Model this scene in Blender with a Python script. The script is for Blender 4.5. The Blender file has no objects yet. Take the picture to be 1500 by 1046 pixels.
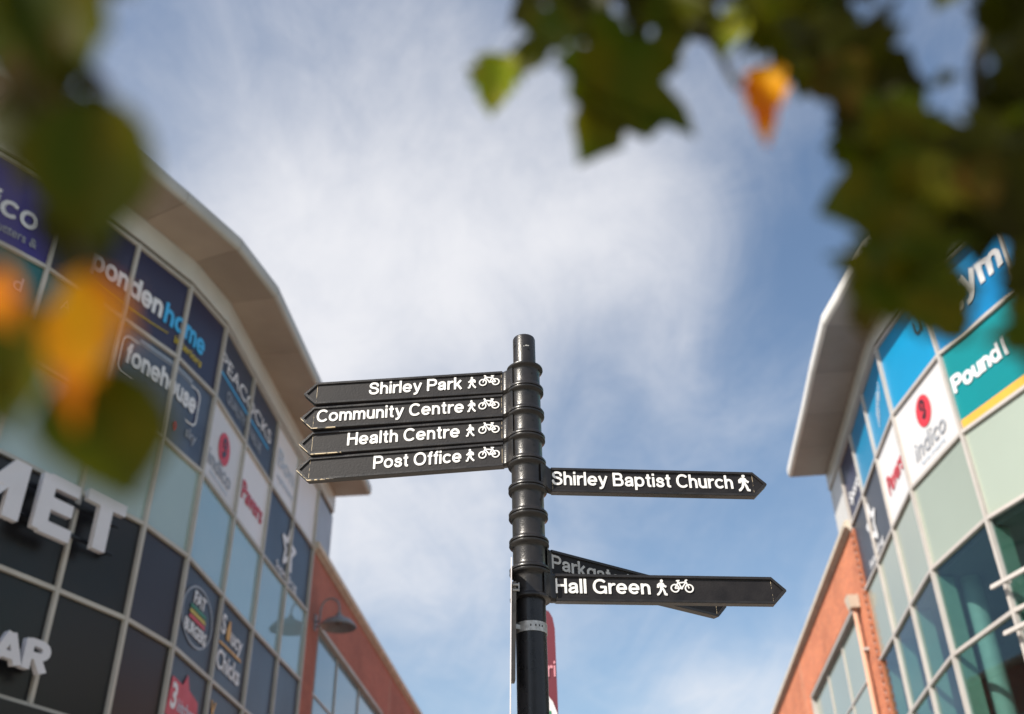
import bpy, bmesh, math, random
import numpy as np
from mathutils import Vector, Matrix, noise
R = math.radians
sc = bpy.context.scene
C = sc.collection
EYE = 1.6            # all geometry below is written with the eye level as z = 0; the ground is at -1.6

# ------------------------------------------------------------------ camera
FPX = 1530.0; PITCH = R(33.92); ROLL = R(1.005)
cp, sp = math.cos(PITCH), math.sin(PITCH)
Fw = Vector((0, cp, sp)); U0 = Vector((0, -sp, cp)); R0 = Vector((1, 0, 0))
RX = R0*math.cos(ROLL) - U0*math.sin(ROLL)
UX = R0*math.sin(ROLL) + U0*math.cos(ROLL)
cam = bpy.data.cameras.new("camera"); camo = bpy.data.objects.new("camera", cam); C.objects.link(camo)
m = Matrix.Identity(4)
for i in range(3):
    m[i][0] = RX[i]; m[i][1] = UX[i]; m[i][2] = -Fw[i]
m[2][3] = EYE
camo.matrix_world = m
cam.sensor_fit = 'HORIZONTAL'; cam.sensor_width = 36.0; cam.lens = 36.0*FPX/1500
cam.clip_start = 0.05; cam.clip_end = 5000
cam.dof.use_dof = True; cam.dof.focus_distance = 4.12; cam.dof.aperture_fstop = 1.9
sc.camera = camo

# ------------------------------------------------------------------ light
SUN_EL = R(40); SUN_DIR = Vector((-0.77, -0.64, 0)).normalized()
SUN_V = Vector((SUN_DIR.x*math.cos(SUN_EL), SUN_DIR.y*math.cos(SUN_EL), math.sin(SUN_EL)))
sl = bpy.data.lights.new("sun", 'SUN'); so = bpy.data.objects.new("sun", sl); C.objects.link(so)
sl.energy = 5.0; sl.angle = R(0.6); sl.color = (1.0, 0.93, 0.82)
so.rotation_euler = SUN_V.to_track_quat('Z', 'Y').to_euler()
so.location = (0, 0, 30)
sc.view_settings.view_transform = 'Standard'; sc.view_settings.look = 'None'
sc.view_settings.exposure = 0.5; sc.view_settings.gamma = 1.0; sc.view_settings.use_curve_mapping = False

w = bpy.data.worlds.new("World"); sc.world = w; w.use_nodes = True
nt = w.node_tree; nt.nodes.clear()
def N(t, **k):
    n = nt.nodes.new(t)
    for a, b in k.items(): setattr(n, a, b)
    return n
def lk(a, b): nt.links.new(a, b)
def mth(op, a, b=None, c=None, clamp=False):
    n = N('ShaderNodeMath', operation=op); n.use_clamp = clamp
    for i, x in enumerate((a, b, c)):
        if x is None: continue
        if isinstance(x, (int, float)): n.inputs[i].default_value = x
        else: lk(x, n.inputs[i])
    return n.outputs[0]
sky = N('ShaderNodeTexSky'); sky.sky_type = 'NISHITA'; sky.sun_disc = False
sky.sun_elevation = SUN_EL; sky.sun_rotation = math.atan2(SUN_V.x, SUN_V.y)
sky.altitude = 50; sky.air_density = 1.25; sky.dust_density = 1.0; sky.ozone_density = 1.6
tc = N('ShaderNodeTexCoord')
sep = N('ShaderNodeSeparateXYZ'); lk(tc.outputs['Generated'], sep.inputs[0])
zz = mth('ADD', mth('MAXIMUM', sep.outputs[2], 0.0), 0.18)
cb = N('ShaderNodeCombineXYZ')
lk(mth('DIVIDE', sep.outputs[0], zz), cb.inputs[0]); lk(mth('DIVIDE', sep.outputs[1], zz), cb.inputs[1])
def fbm(scale, rot, sx, sy, detail=7, rough=0.55, dist=0.4, off=(0, 0, 0)):
    mp = N('ShaderNodeMapping'); lk(cb.outputs[0], mp.inputs[0])
    mp.inputs['Rotation'].default_value = (0, 0, R(rot)); mp.inputs['Scale'].default_value = (sx, sy, 1)
    mp.inputs['Location'].default_value = off
    no = N('ShaderNodeTexNoise'); lk(mp.outputs[0], no.inputs['Vector'])
    no.inputs['Scale'].default_value = scale; no.inputs['Detail'].default_value = detail
    no.inputs['Roughness'].default_value = rough; no.inputs['Distortion'].default_value = dist
    return no.outputs['Fac']
n1 = fbm(2.6, 28, 1.0, 0.55, 7, 0.5, 0.35)
n2 = fbm(4.5, 35, 1.0, 0.50, 9, 0.6, 0.8, (3, 1, 0))
n3 = fbm(13.0, 25, 1.0, 0.75, 9, 0.66, 0.6, (1, 5, 0))
# cloud masses: centre direction, spread, weight
blobs = [((0.259, 0.718, 0.646), 60, 0.374), ((0.277, 0.751, 0.600), 120, -0.360), ((0.196, 0.944, 0.266), 700, 0.323), ((0.188, 0.926, 0.328), 120, -0.326), ((-0.137, 0.901, 0.411), 120, 0.255), ((0.257, 0.933, 0.250), 120, 0.377), ((0.109, 0.936, 0.334), 120, -0.017), ((-0.096, 0.778, 0.621), 20, 0.420), ((-0.046, 0.664, 0.747), 120, 0.239), ((0.276, 0.699, 0.660), 120, -0.221), ((-0.215, 0.758, 0.616), 120, 0.153), ((0.034, 0.778, 0.627), 120, 0.164), ((-0.134, 0.770, 0.624), 120, 0.141), ((0.147, 0.955, 0.258), 700, 0.268), ((0.112, 0.906, 0.408), 120, 0.084), ((0.193, 0.895, 0.402), 120, 0.143), ((-0.054, 0.909, 0.413), 120, 0.170), ((-0.294, 0.789, 0.539), 120, 0.148), ((-0.218, 0.850, 0.479), 120, 0.236), ((0.118, 0.774, 0.622), 120, 0.136), ((0.029, 0.911, 0.412), 120, 0.134), ((0.115, 0.868, 0.482), 120, -0.136), ((0.025, 0.965, 0.262), 120, 0.027), ((0.031, 0.873, 0.487), 120, -0.137), ((0.9, 0.1, 0.45), 5, 0.35), ((-0.6, -0.6, 0.5), 4, 0.35), ((0.5, -0.7, 0.4), 4, 0.3)]
acc = None
for d, k, wt in blobs:
    d = Vector(d).normalized()
    dp = N('ShaderNodeVectorMath', operation='DOT_PRODUCT'); lk(tc.outputs['Generated'], dp.inputs[0]); dp.inputs[1].default_value = d
    g = mth('MULTIPLY', mth('EXPONENT', mth('MULTIPLY', mth('SUBTRACT', dp.outputs['Value'], 1.0), float(k))), wt)
    acc = g if acc is None else mth('ADD', acc, g)
cov = mth('ADD', acc, mth('ADD', mth('ADD', mth('MULTIPLY', n1, 0.55), mth('MULTIPLY', n3, 0.24)), mth('MULTIPLY', n2, 0.66)))
mr = N('ShaderNodeMapRange', interpolation_type='SMOOTHSTEP'); lk(cov, mr.inputs[0])
mr.inputs[1].default_value = 0.70; mr.inputs[2].default_value = 1.72; mr.inputs[3].default_value = 0.0; mr.inputs[4].default_value = 0.94
mix = N('ShaderNodeMix', data_type='RGBA'); lk(mr.outputs[0], mix.inputs['Factor'])
hs = N('ShaderNodeHueSaturation'); hs.inputs['Saturation'].default_value = 1.0; hs.inputs['Value'].default_value = 0.90; lk(sky.outputs[0], hs.inputs['Color'])
lk(hs.outputs[0], mix.inputs[6])
CLOUD = (5.4, 5.4, 5.6, 1)
mix.inputs[7].default_value = CLOUD
bg = N('ShaderNodeBackground'); lk(mix.outputs[2], bg.inputs[0]); bg.inputs[1].default_value = 0.12
out = N('ShaderNodeOutputWorld'); lk(bg.outputs[0], out.inputs[0])

# ------------------------------------------------------------------ materials
def mat(name, col, rough=0.5, metal=0.0, ior=1.45, nscale=6.0, namt=0.12, bump=0.0, bscale=60, trans=0.0, col2=None, coat=0.0, detail=5, spec=None):
    mt = bpy.data.materials.new(name); mt.use_nodes = True
    t = mt.node_tree; b = t.nodes['Principled BSDF']
    tcn = t.nodes.new('ShaderNodeTexCoord')
    no = t.nodes.new('ShaderNodeTexNoise'); no.inputs['Scale'].default_value = nscale; no.inputs['Detail'].default_value = detail
    t.links.new(tcn.outputs['Object'], no.inputs['Vector'])
    rp = t.nodes.new('ShaderNodeMapRange'); t.links.new(no.outputs['Fac'], rp.inputs[0]); rp.inputs[1].default_value = 0.3; rp.inputs[2].default_value = 0.7
    mx = t.nodes.new('ShaderNodeMix'); mx.data_type = 'RGBA'; t.links.new(rp.outputs[0], mx.inputs['Factor'])
    c2 = col2 or tuple(c*(1-namt) for c in col)
    mx.inputs[6].default_value = (*col, 1); mx.inputs[7].default_value = (*c2, 1)
    t.links.new(mx.outputs[2], b.inputs['Base Color'])
    if 'glass' in name or 'vinyl' in name or 'metal' in name:
        oi = t.nodes.new('ShaderNodeObjectInfo'); hv = t.nodes.new('ShaderNodeHueSaturation'); mv = t.nodes.new('ShaderNodeMapRange')
        mv.inputs[3].default_value = 0.88; mv.inputs[4].default_value = 1.12
        t.links.new(oi.outputs['Random'], mv.inputs[0]); t.links.new(mv.outputs[0], hv.inputs['Value']); t.links.new(mx.outputs[2], hv.inputs['Color']); t.links.new(hv.outputs[0], b.inputs['Base Color'])
    b.inputs['Roughness'].default_value = rough
    if rough > 0.15:
        rr = t.nodes.new('ShaderNodeMapRange'); t.links.new(no.outputs['Fac'], rr.inputs[0]); rr.inputs[3].default_value = rough*0.75; rr.inputs[4].default_value = min(1, rough*1.3); t.links.new(rr.outputs[0], b.inputs['Roughness'])
    b.inputs['Metallic'].default_value = metal; b.inputs['IOR'].default_value = ior
    if spec is not None: b.inputs['Specular IOR Level'].default_value = spec
    if coat: b.inputs['Coat Weight'].default_value = coat; b.inputs['Coat Roughness'].default_value = 0.1
    if bump:
        n2_ = t.nodes.new('ShaderNodeTexNoise'); n2_.inputs['Scale'].default_value = bscale; n2_.inputs['Detail'].default_value = 3
        t.links.new(tcn.outputs['Object'], n2_.inputs['Vector'])
        bp = t.nodes.new('ShaderNodeBump'); bp.inputs['Strength'].default_value = bump; bp.inputs['Distance'].default_value = 0.01
        t.links.new(n2_.outputs['Fac'], bp.inputs['Height']); t.links.new(bp.outputs[0], b.inputs['Normal'])
    return mt
M = {}
M['post'] = mat('black_paint', (0.014, 0.013, 0.013), 0.30, nscale=18, col2=(0.026, 0.023, 0.022), bump=0.10, bscale=180, coat=0.08, spec=0.40)
M['face'] = mat('sign_face', (0.013, 0.012, 0.0135), 0.50, nscale=14, col2=(0.022, 0.020, 0.021), bump=0.10, bscale=140, spec=0.22)
M['pole'] = mat('pole_paint', (0.010, 0.010, 0.012), 0.28, nscale=25, namt=-0.5, bump=0.05, bscale=90)
M['white'] = mat('white_letter', (0.84, 0.83, 0.81), 0.45, nscale=40, namt=0.08)
M['dull'] = mat('dull_white', (0.60, 0.59, 0.57), 0.5, nscale=40, namt=0.3)  # duller, more mottled white than the other lettering
M['steel'] = mat('galvanised_strap', (0.55, 0.55, 0.54), 0.45, 0.5, nscale=60, namt=0.35)
M['alu'] = mat('aluminium_channel', (0.22, 0.20, 0.18), 0.5, 0.4, nscale=30, namt=0.3)
M['plate'] = mat('sign_plate', (0.72, 0.68, 0.69), 0.4, nscale=12)
M['hole'] = mat('screw_dark', (0.006, 0.006, 0.006), 0.6)
def worn():
    mt = mat('worn_edge', (0.030, 0.028, 0.027), 0.4)
    t = mt.node_tree; b = t.nodes['Principled BSDF']
    no = [n for n in t.nodes if n.type == 'TEX_NOISE'][0]; no.inputs['Scale'].default_value = 55; no.inputs['Detail'].default_value = 6
    rp = [n for n in t.nodes if n.type == 'MAP_RANGE'][0]; rp.inputs[1].default_value = 0.44; rp.inputs[2].default_value = 0.50
    mx = [n for n in t.nodes if n.type == 'MIX'][0]; mx.inputs[7].default_value = (0.62, 0.50, 0.33, 1)
    return mt
M['worn'] = worn()
M['frame'] = mat('powder_coated_frame', (0.50, 0.47, 0.42), 0.45, nscale=2.5, namt=0.14)
M['frameR'] = mat('powder_coated_frame_pale', (0.50, 0.465, 0.44), 0.45, nscale=2.5, namt=0.14)
M['fascia'] = mat('fascia_metal', (0.62, 0.61, 0.57), 0.4, nscale=1.5, namt=0.15)
M['soffit'] = mat('soffit_metal', (0.40, 0.325, 0.26), 0.5, nscale=1.1, namt=0.2)
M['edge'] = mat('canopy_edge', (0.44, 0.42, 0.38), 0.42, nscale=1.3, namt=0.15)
M['gap'] = mat('shadow_gap', (0.05, 0.04, 0.03), 0.7)
M['clad'] = mat('grey_cladding', (0.36, 0.38, 0.42), 0.35, nscale=1.2, namt=0.18)
M['cladR'] = mat('white_cladding', (0.60, 0.59, 0.57), 0.4, nscale=1.2, namt=0.12)
M['coping'] = mat('stone_coping', (0.62, 0.54, 0.44), 0.7, nscale=3.5, namt=0.22, bump=0.2, bscale=30)
M['core'] = mat('building_core', (0.22, 0.21, 0.20), 0.8)
M['black'] = mat('black_vinyl', (0.0085, 0.0095, 0.0115), 0.30, nscale=0.9, col2=(0.014, 0.012, 0.013))
M['plum'] = mat('plum_black_vinyl', (0.020, 0.019, 0.030), 0.35, nscale=0.8, namt=0.2)
M['slateL'] = mat('slate_vinyl', (0.030, 0.042, 0.070), 0.35, nscale=0.8, namt=0.18)
M['slateR'] = mat('slate_vinyl_pale', (0.045, 0.050, 0.065), 0.35, nscale=0.8, namt=0.15)
M['navy'] = mat('navy_vinyl', (0.021, 0.022, 0.062), 0.33, nscale=0.8, namt=0.2)
M['fone'] = mat('steel_blue_vinyl', (0.040, 0.055, 0.090), 0.3, nscale=1.3, col2=(0.10, 0.13, 0.18))
M['purple'] = mat('purple_vinyl', (0.045, 0.030, 0.24), 0.33, nscale=0.7, namt=0.3)
M['tealL'] = mat('teal_vinyl_dark', (0.008, 0.15, 0.17), 0.33, nscale=0.9, col2=(0.02, 0.08, 0.08))
M['tealR'] = mat('teal_vinyl', (0.003, 0.23, 0.255), 0.33, nscale=0.9, namt=0.1)
M['blue'] = mat('bright_blue_vinyl', (0.002, 0.235, 0.46), 0.33, nscale=0.8, namt=0.12)
M['blue2'] = mat('mid_blue_vinyl', (0.002, 0.16, 0.37), 0.33, nscale=0.8, namt=0.15)
M['whiteV'] = mat('white_vinyl', (0.70, 0.69, 0.70), 0.35, nscale=0.8, namt=0.06)
M['yellow'] = mat('yellow_vinyl', (0.66, 0.34, 0.05), 0.4)
M['gold'] = mat('gold_vinyl', (0.55, 0.42, 0.03), 0.4)
M['red'] = mat('red_vinyl', (0.62, 0.035, 0.05), 0.4)
M['green'] = mat('green_vinyl', (0.02, 0.22, 0.09), 0.4)
M['cyan'] = mat('cyan_vinyl', (0.05, 0.42, 0.78), 0.4)
M['txtw'] = mat('white_lettering', (0.78, 0.78, 0.80), 0.4)
M['txtg'] = mat('grey_lettering', (0.34, 0.36, 0.40), 0.4)
M['txtf'] = mat('faint_lettering', (0.52, 0.60, 0.70), 0.4)
M['chan'] = mat('channel_letter', (0.66, 0.65, 0.69), 0.4, nscale=1.5, namt=0.1)
M['rail'] = mat('black_rail', (0.012, 0.014, 0.02), 0.4)
M['spanL'] = mat('pale_spandrel_glass', (0.36, 0.47, 0.44), 0.12, ior=1.9, nscale=0.5, namt=0.12)
M['tealG'] = mat('teal_spandrel_glass', (0.27, 0.43, 0.48), 0.03, ior=2.3, nscale=0.35, namt=0.15, bump=0.25, bscale=0.7)
M['spanR'] = mat('pale_green_glass', (0.34, 0.39, 0.33), 0.10, ior=1.7, nscale=0.35, namt=0.10)
M['bglassL'] = mat('blue_window_glass', (0.14, 0.26, 0.33), 0.04, ior=2.3, nscale=0.4, namt=0.15)
M['lampm'] = mat('lamp_grey', (0.27, 0.27, 0.28), 0.42, 0.2, nscale=14, namt=0.2)
M['lampin'] = mat('lamp_inside', (0.16, 0.13, 0.12), 0.5)
M['pink'] = mat('maroon_panel', (0.15, 0.028, 0.040), 0.4, nscale=5, namt=0.12)
M['pinktxt'] = mat('pink_lettering', (0.60, 0.26, 0.30), 0.4)
M['bark'] = mat('bark', (0.10, 0.075, 0.05), 0.9, nscale=30, namt=0.5, bump=0.6, bscale=60)
M['twig'] = mat('twig', (0.055, 0.050, 0.030), 0.8, nscale=60, namt=0.4)
M['column'] = mat('column_paint', (0.22, 0.31, 0.28), 0.6)
M['ceiling'] = mat('ceiling_board', (0.16, 0.19, 0.19), 0.8, nscale=1.2)
M['dark'] = mat('interior_dark', (0.03, 0.04, 0.045), 0.9, nscale=1.0)
M['reveal'] = mat('interior_reveal', (0.15, 0.24, 0.19), 0.7)
def glass():
    mt = bpy.data.materials.new('clear_green_glass'); mt.use_nodes = True; t = mt.node_tree; t.nodes.clear()
    o = t.nodes.new('ShaderNodeOutputMaterial'); mx = t.nodes.new('ShaderNodeMixShader'); fr = t.nodes.new('ShaderNodeFresnel'); fr.inputs[0].default_value = 1.6
    tr = t.nodes.new('ShaderNodeBsdfTransparent'); tr.inputs[0].default_value = (0.74, 0.86, 0.85, 1)
    ge = t.nodes.new('ShaderNodeNewGeometry'); fm = t.nodes.new('ShaderNodeMath'); fm.operation = 'SUBTRACT'; fm.use_clamp = True; t.links.new(fr.outputs[0], fm.inputs[0]); t.links.new(ge.outputs['Backfacing'], fm.inputs[1])
    gl = t.nodes.new('ShaderNodeBsdfGlossy'); gl.inputs[0].default_value = (0.85, 0.95, 1, 1); gl.inputs[1].default_value = 0.02
    t.links.new(fm.outputs[0], mx.inputs[0]); t.links.new(tr.outputs[0], mx.inputs[1]); t.links.new(gl.outputs[0], mx.inputs[2]); t.links.new(mx.outputs[0], o.inputs[0])
    return mt
M['glass'] = glass()
def brick(name, c1, c2, mo):
    mt = bpy.data.materials.new(name); mt.use_nodes = True; t = mt.node_tree; b = t.nodes['Principled BSDF']
    uv = t.nodes.new('ShaderNodeUVMap'); bt = t.nodes.new('ShaderNodeTexBrick')
    t.links.new(uv.outputs[0], bt.inputs['Vector'])
    bt.inputs['Color1'].default_value = (*c1, 1); bt.inputs['Color2'].default_value = (*c2, 1); bt.inputs['Mortar'].default_value = (*mo, 1)
    bt.inputs['Scale'].default_value = 1.0; bt.inputs['Brick Width'].default_value = 0.225; bt.inputs['Row Height'].default_value = 0.075
    bt.inputs['Mortar Size'].default_value = 0.005; bt.inputs['Mortar Smooth'].default_value = 0.3
    no = t.nodes.new('ShaderNodeTexNoise'); no.inputs['Scale'].default_value = 0.7; no.inputs['Detail'].default_value = 6; t.links.new(uv.outputs[0], no.inputs['Vector'])
    mr_ = t.nodes.new('ShaderNodeMapRange'); mr_.inputs[1].default_value = .3; mr_.inputs[2].default_value = .7; mr_.inputs[3].default_value = 0.82; mr_.inputs[4].default_value = 1.12; t.links.new(no.outputs['Fac'], mr_.inputs[0])
    h = t.nodes.new('ShaderNodeHueSaturation'); t.links.new(bt.outputs['Color'], h.inputs['Color']); t.links.new(mr_.outputs[0], h.inputs['Value'])
    t.links.new(h.outputs[0], b.inputs['Base Color']); b.inputs['Roughness'].default_value = 0.85
    bp = t.nodes.new('ShaderNodeBump'); bp.inputs['Strength'].default_value = 0.5; bp.inputs['Distance'].default_value = 0.01; bp.invert = True
    t.links.new(bt.outputs['Fac'], bp.inputs['Height']); t.links.new(bp.outputs[0], b.inputs['Normal'])
    return mt
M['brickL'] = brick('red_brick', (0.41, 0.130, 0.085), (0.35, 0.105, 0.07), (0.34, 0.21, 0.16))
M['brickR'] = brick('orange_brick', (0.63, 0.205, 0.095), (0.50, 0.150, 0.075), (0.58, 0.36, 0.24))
def leafmat(name, c1, c2, tr):
    mt = bpy.data.materials.new(name); mt.use_nodes = True; t = mt.node_tree; t.nodes.clear()
    o = t.nodes.new('ShaderNodeOutputMaterial'); b = t.nodes.new('ShaderNodeBsdfPrincipled'); b.inputs['Specular IOR Level'].default_value = 0.12; tl = t.nodes.new('ShaderNodeBsdfTranslucent'); mx = t.nodes.new('ShaderNodeMixShader')
    tcn = t.nodes.new('ShaderNodeTexCoord'); no = t.nodes.new('ShaderNodeTexNoise'); no.inputs['Scale'].default_value = 2.4; no.inputs['Detail'].default_value = 5
    oi = t.nodes.new('ShaderNodeObjectInfo'); ad = t.nodes.new('ShaderNodeVectorMath'); t.links.new(tcn.outputs['Object'], ad.inputs[0]); t.links.new(oi.outputs['Random'], ad.inputs[1])
    vs = t.nodes.new('ShaderNodeVectorMath'); vs.operation = 'SCALE'; vs.inputs['Scale'].default_value = 1.0; t.links.new(ad.outputs[0], vs.inputs[0]); t.links.new(vs.outputs[0], no.inputs['Vector'])
    mr_ = t.nodes.new('ShaderNodeMapRange'); mr_.inputs[1].default_value = .35; mr_.inputs[2].default_value = .65; t.links.new(no.outputs['Fac'], mr_.inputs[0])
    cm = t.nodes.new('ShaderNodeMix'); cm.data_type = 'RGBA'; cm.inputs[6].default_value = (*c1, 1); cm.inputs[7].default_value = (*c2, 1); t.links.new(mr_.outputs[0], cm.inputs['Factor'])
    t.links.new(cm.outputs[2], b.inputs['Base Color']); t.links.new(cm.outputs[2], tl.inputs[0])
    b.inputs['Roughness'].default_value = 0.45; mx.inputs[0].default_value = tr
    t.links.new(b.outputs[0], mx.inputs[1]); t.links.new(tl.outputs[0], mx.inputs[2]); t.links.new(mx.outputs[0], o.inputs[0])
    return mt
LM = {'dark': leafmat('leaf_dark_green', (0.036, 0.040, 0.0015), (0.026, 0.026, 0.0015), 0.3),
      'mid': leafmat('leaf_green', (0.044, 0.070, 0.002), (0.095, 0.085, 0.002), 0.42),
      'lime': leafmat('leaf_lime', (0.20, 0.27, 0.01), (0.26, 0.24, 0.02), 0.45),
      'orange': leafmat('leaf_orange', (0.85, 0.40, 0.006), (0.62, 0.12, 0.006), 0.4),
      'rust': leafmat('leaf_rust', (0.080, 0.042, 0.004), (0.045, 0.045, 0.003), 0.4)}

# ------------------------------------------------------------------ scene-graph helpers
ROOTS = {}
def thing(name, label, cat, base, group=None, kind=None):
    o = bpy.data.objects.new(name, None); C.objects.link(o); o.empty_display_size = 0.2
    o['label'] = label; o['category'] = cat
    if group: o['group'] = group
    if kind: o['kind'] = kind
    ROOTS[o] = Vector(base); return o
def obj(name, bm, mats, parent=None, label=None, smooth=False, kind=None):
    me = bpy.data.meshes.new(name)
    if isinstance(bm, bmesh.types.BMesh): bm.to_mesh(me); bm.free()
    else: me = bm; me.name = name
    if smooth:
        for p in me.polygons: p.use_smooth = True
    if not isinstance(mats, (list, tuple)): mats = [mats]
    if not me.materials:
        for q in mats: me.materials.append(q)
    o = bpy.data.objects.new(name, me); C.objects.link(o)
    if parent is not None: o.parent = parent
    if label: o['label'] = label
    if kind: o['kind'] = kind
    return o
def smooth_angle(o, ang=35):
    me = o.data
    for p in me.polygons: p.use_smooth = True
    bm = bmesh.new(); bm.from_mesh(me)
    for e in bm.edges:
        if len(e.link_faces) == 2 and e.calc_face_angle(0) > R(ang): e.smooth = False
    bm.to_mesh(me); bm.free()
def hexa(bm, v, mi=0):
    vs = [bm.verts.new(p) for p in v]
    for f in ((0, 3, 2, 1), (4, 5, 6, 7), (0, 1, 5, 4), (1, 2, 6, 5), (2, 3, 7, 6), (3, 0, 4, 7)):
        fc = bm.faces.new([vs[i] for i in f]); fc.material_index = mi
def box(bm, c, s, rot=None, mi=0):
    c = Vector(c); h = Vector(s)/2
    pts = [Vector((x*h.x, y*h.y, z*h.z)) for z in (-1, 1) for x, y in ((-1, -1), (1, -1), (1, 1), (-1, 1))]
    if rot: pts = [rot @ p for p in pts]
    hexa(bm, [c+p for p in pts], mi)
def bar(bm, a, b, wd, ht, up=Vector((0, 0, 1)), mi=0):
    a = Vector(a); b = Vector(b); d = (b-a); L = d.length; d.normalize()
    x = d.cross(up).normalized(); z = x.cross(d)
    rot = Matrix((x, d, z)).transposed()
    box(bm, (a+b)/2, (wd, L, ht), rot, mi)
def tube(bm, pts, rad, seg=10, cap=True):
    pts = [Vector(p) for p in pts]; rings = []
    if isinstance(rad, (int, float)): rad = [rad]*len(pts)
    ref = Vector((0.3, 0.2, 0.93)).normalized()
    for i, p in enumerate(pts):
        d = (pts[min(i+1, len(pts)-1)] - pts[max(i-1, 0)]).normalized()
        x = d.cross(ref)
        if x.length < 0.05: x = d.cross(Vector((1, 0, 0)))
        x.normalize(); y = d.cross(x)
        rings.append([bm.verts.new(p + (x*math.cos(2*math.pi*k/seg) + y*math.sin(2*math.pi*k/seg))*rad[i]) for k in range(seg)])
    for a, b in zip(rings, rings[1:]):
        for k in range(seg): bm.faces.new((a[k], a[(k+1) % seg], b[(k+1) % seg], b[k]))
    if cap: bm.faces.new(rings[0][::-1]); bm.faces.new(rings[-1])
def lathe(bm, cx, cy, prof, seg=48, top=False, bot=False):
    rings = [[bm.verts.new((cx+r*math.cos(2*math.pi*k/seg), cy+r*math.sin(2*math.pi*k/seg), z)) for k in range(seg)] for r, z in prof]
    for a, b in zip(rings, rings[1:]):
        for k in range(seg): bm.faces.new((a[k], a[(k+1) % seg], b[(k+1) % seg], b[k]))
    if bot: bm.faces.new(rings[0][::-1])
    if top: bm.faces.new(rings[-1])

# ------------------------------------------------------------------ stroke lettering: outlines of thick strokes
def arc(cx, cy, rx, ry, a0, a1, n=2.25, k=26):
    o = []
    for i in range(k+1):
        a = R(a0+(a1-a0)*i/k); c, s = math.cos(a), math.sin(a)
        o.append((cx+rx*math.copysign(abs(c)**(2/n), c), cy+ry*math.copysign(abs(s)**(2/n), s)))
    return o
def spl(P, k=7):
    o = []; Q = [P[0]]+list(P)+[P[-1]]
    for i in range(1, len(Q)-2):
        p0, p1, p2, p3 = [np.array(q) for q in Q[i-1:i+3]]
        for j in range(k):
            t = j/k
            o.append(tuple(0.5*((2*p1)+(-p0+p2)*t+(2*p0-5*p1+4*p2-p3)*t*t+(-p0+3*p1-3*p2+p3)*t**3)))
    o.append(tuple(P[-1])); return o
h = 0.082; XH = 0.74; b_ = 1-h; xb = XH-h
S_ = [(.645, .705), (.60, .84), (.50, .905), (.365, .925), (.22, .89), (.14, .80), (.135, .70), (.20, .60), (.34, .545), (.50, .50), (.62, .42), (.665, .30), (.63, .17), (.52, .09), (.375, .07), (.22, .105), (.125, .20), (.095, .325)]
s_ = [(x*.80-.0, y*.735) for x, y in S_]
s_ = [(.485, .50), (.43, .605), (.30, .655), (.17, .625), (.115, .53), (.16, .435), (.29, .385), (.43, .335), (.50, .225), (.45, .115), (.30, .07), (.15, .105), (.085, .215)]
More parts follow.
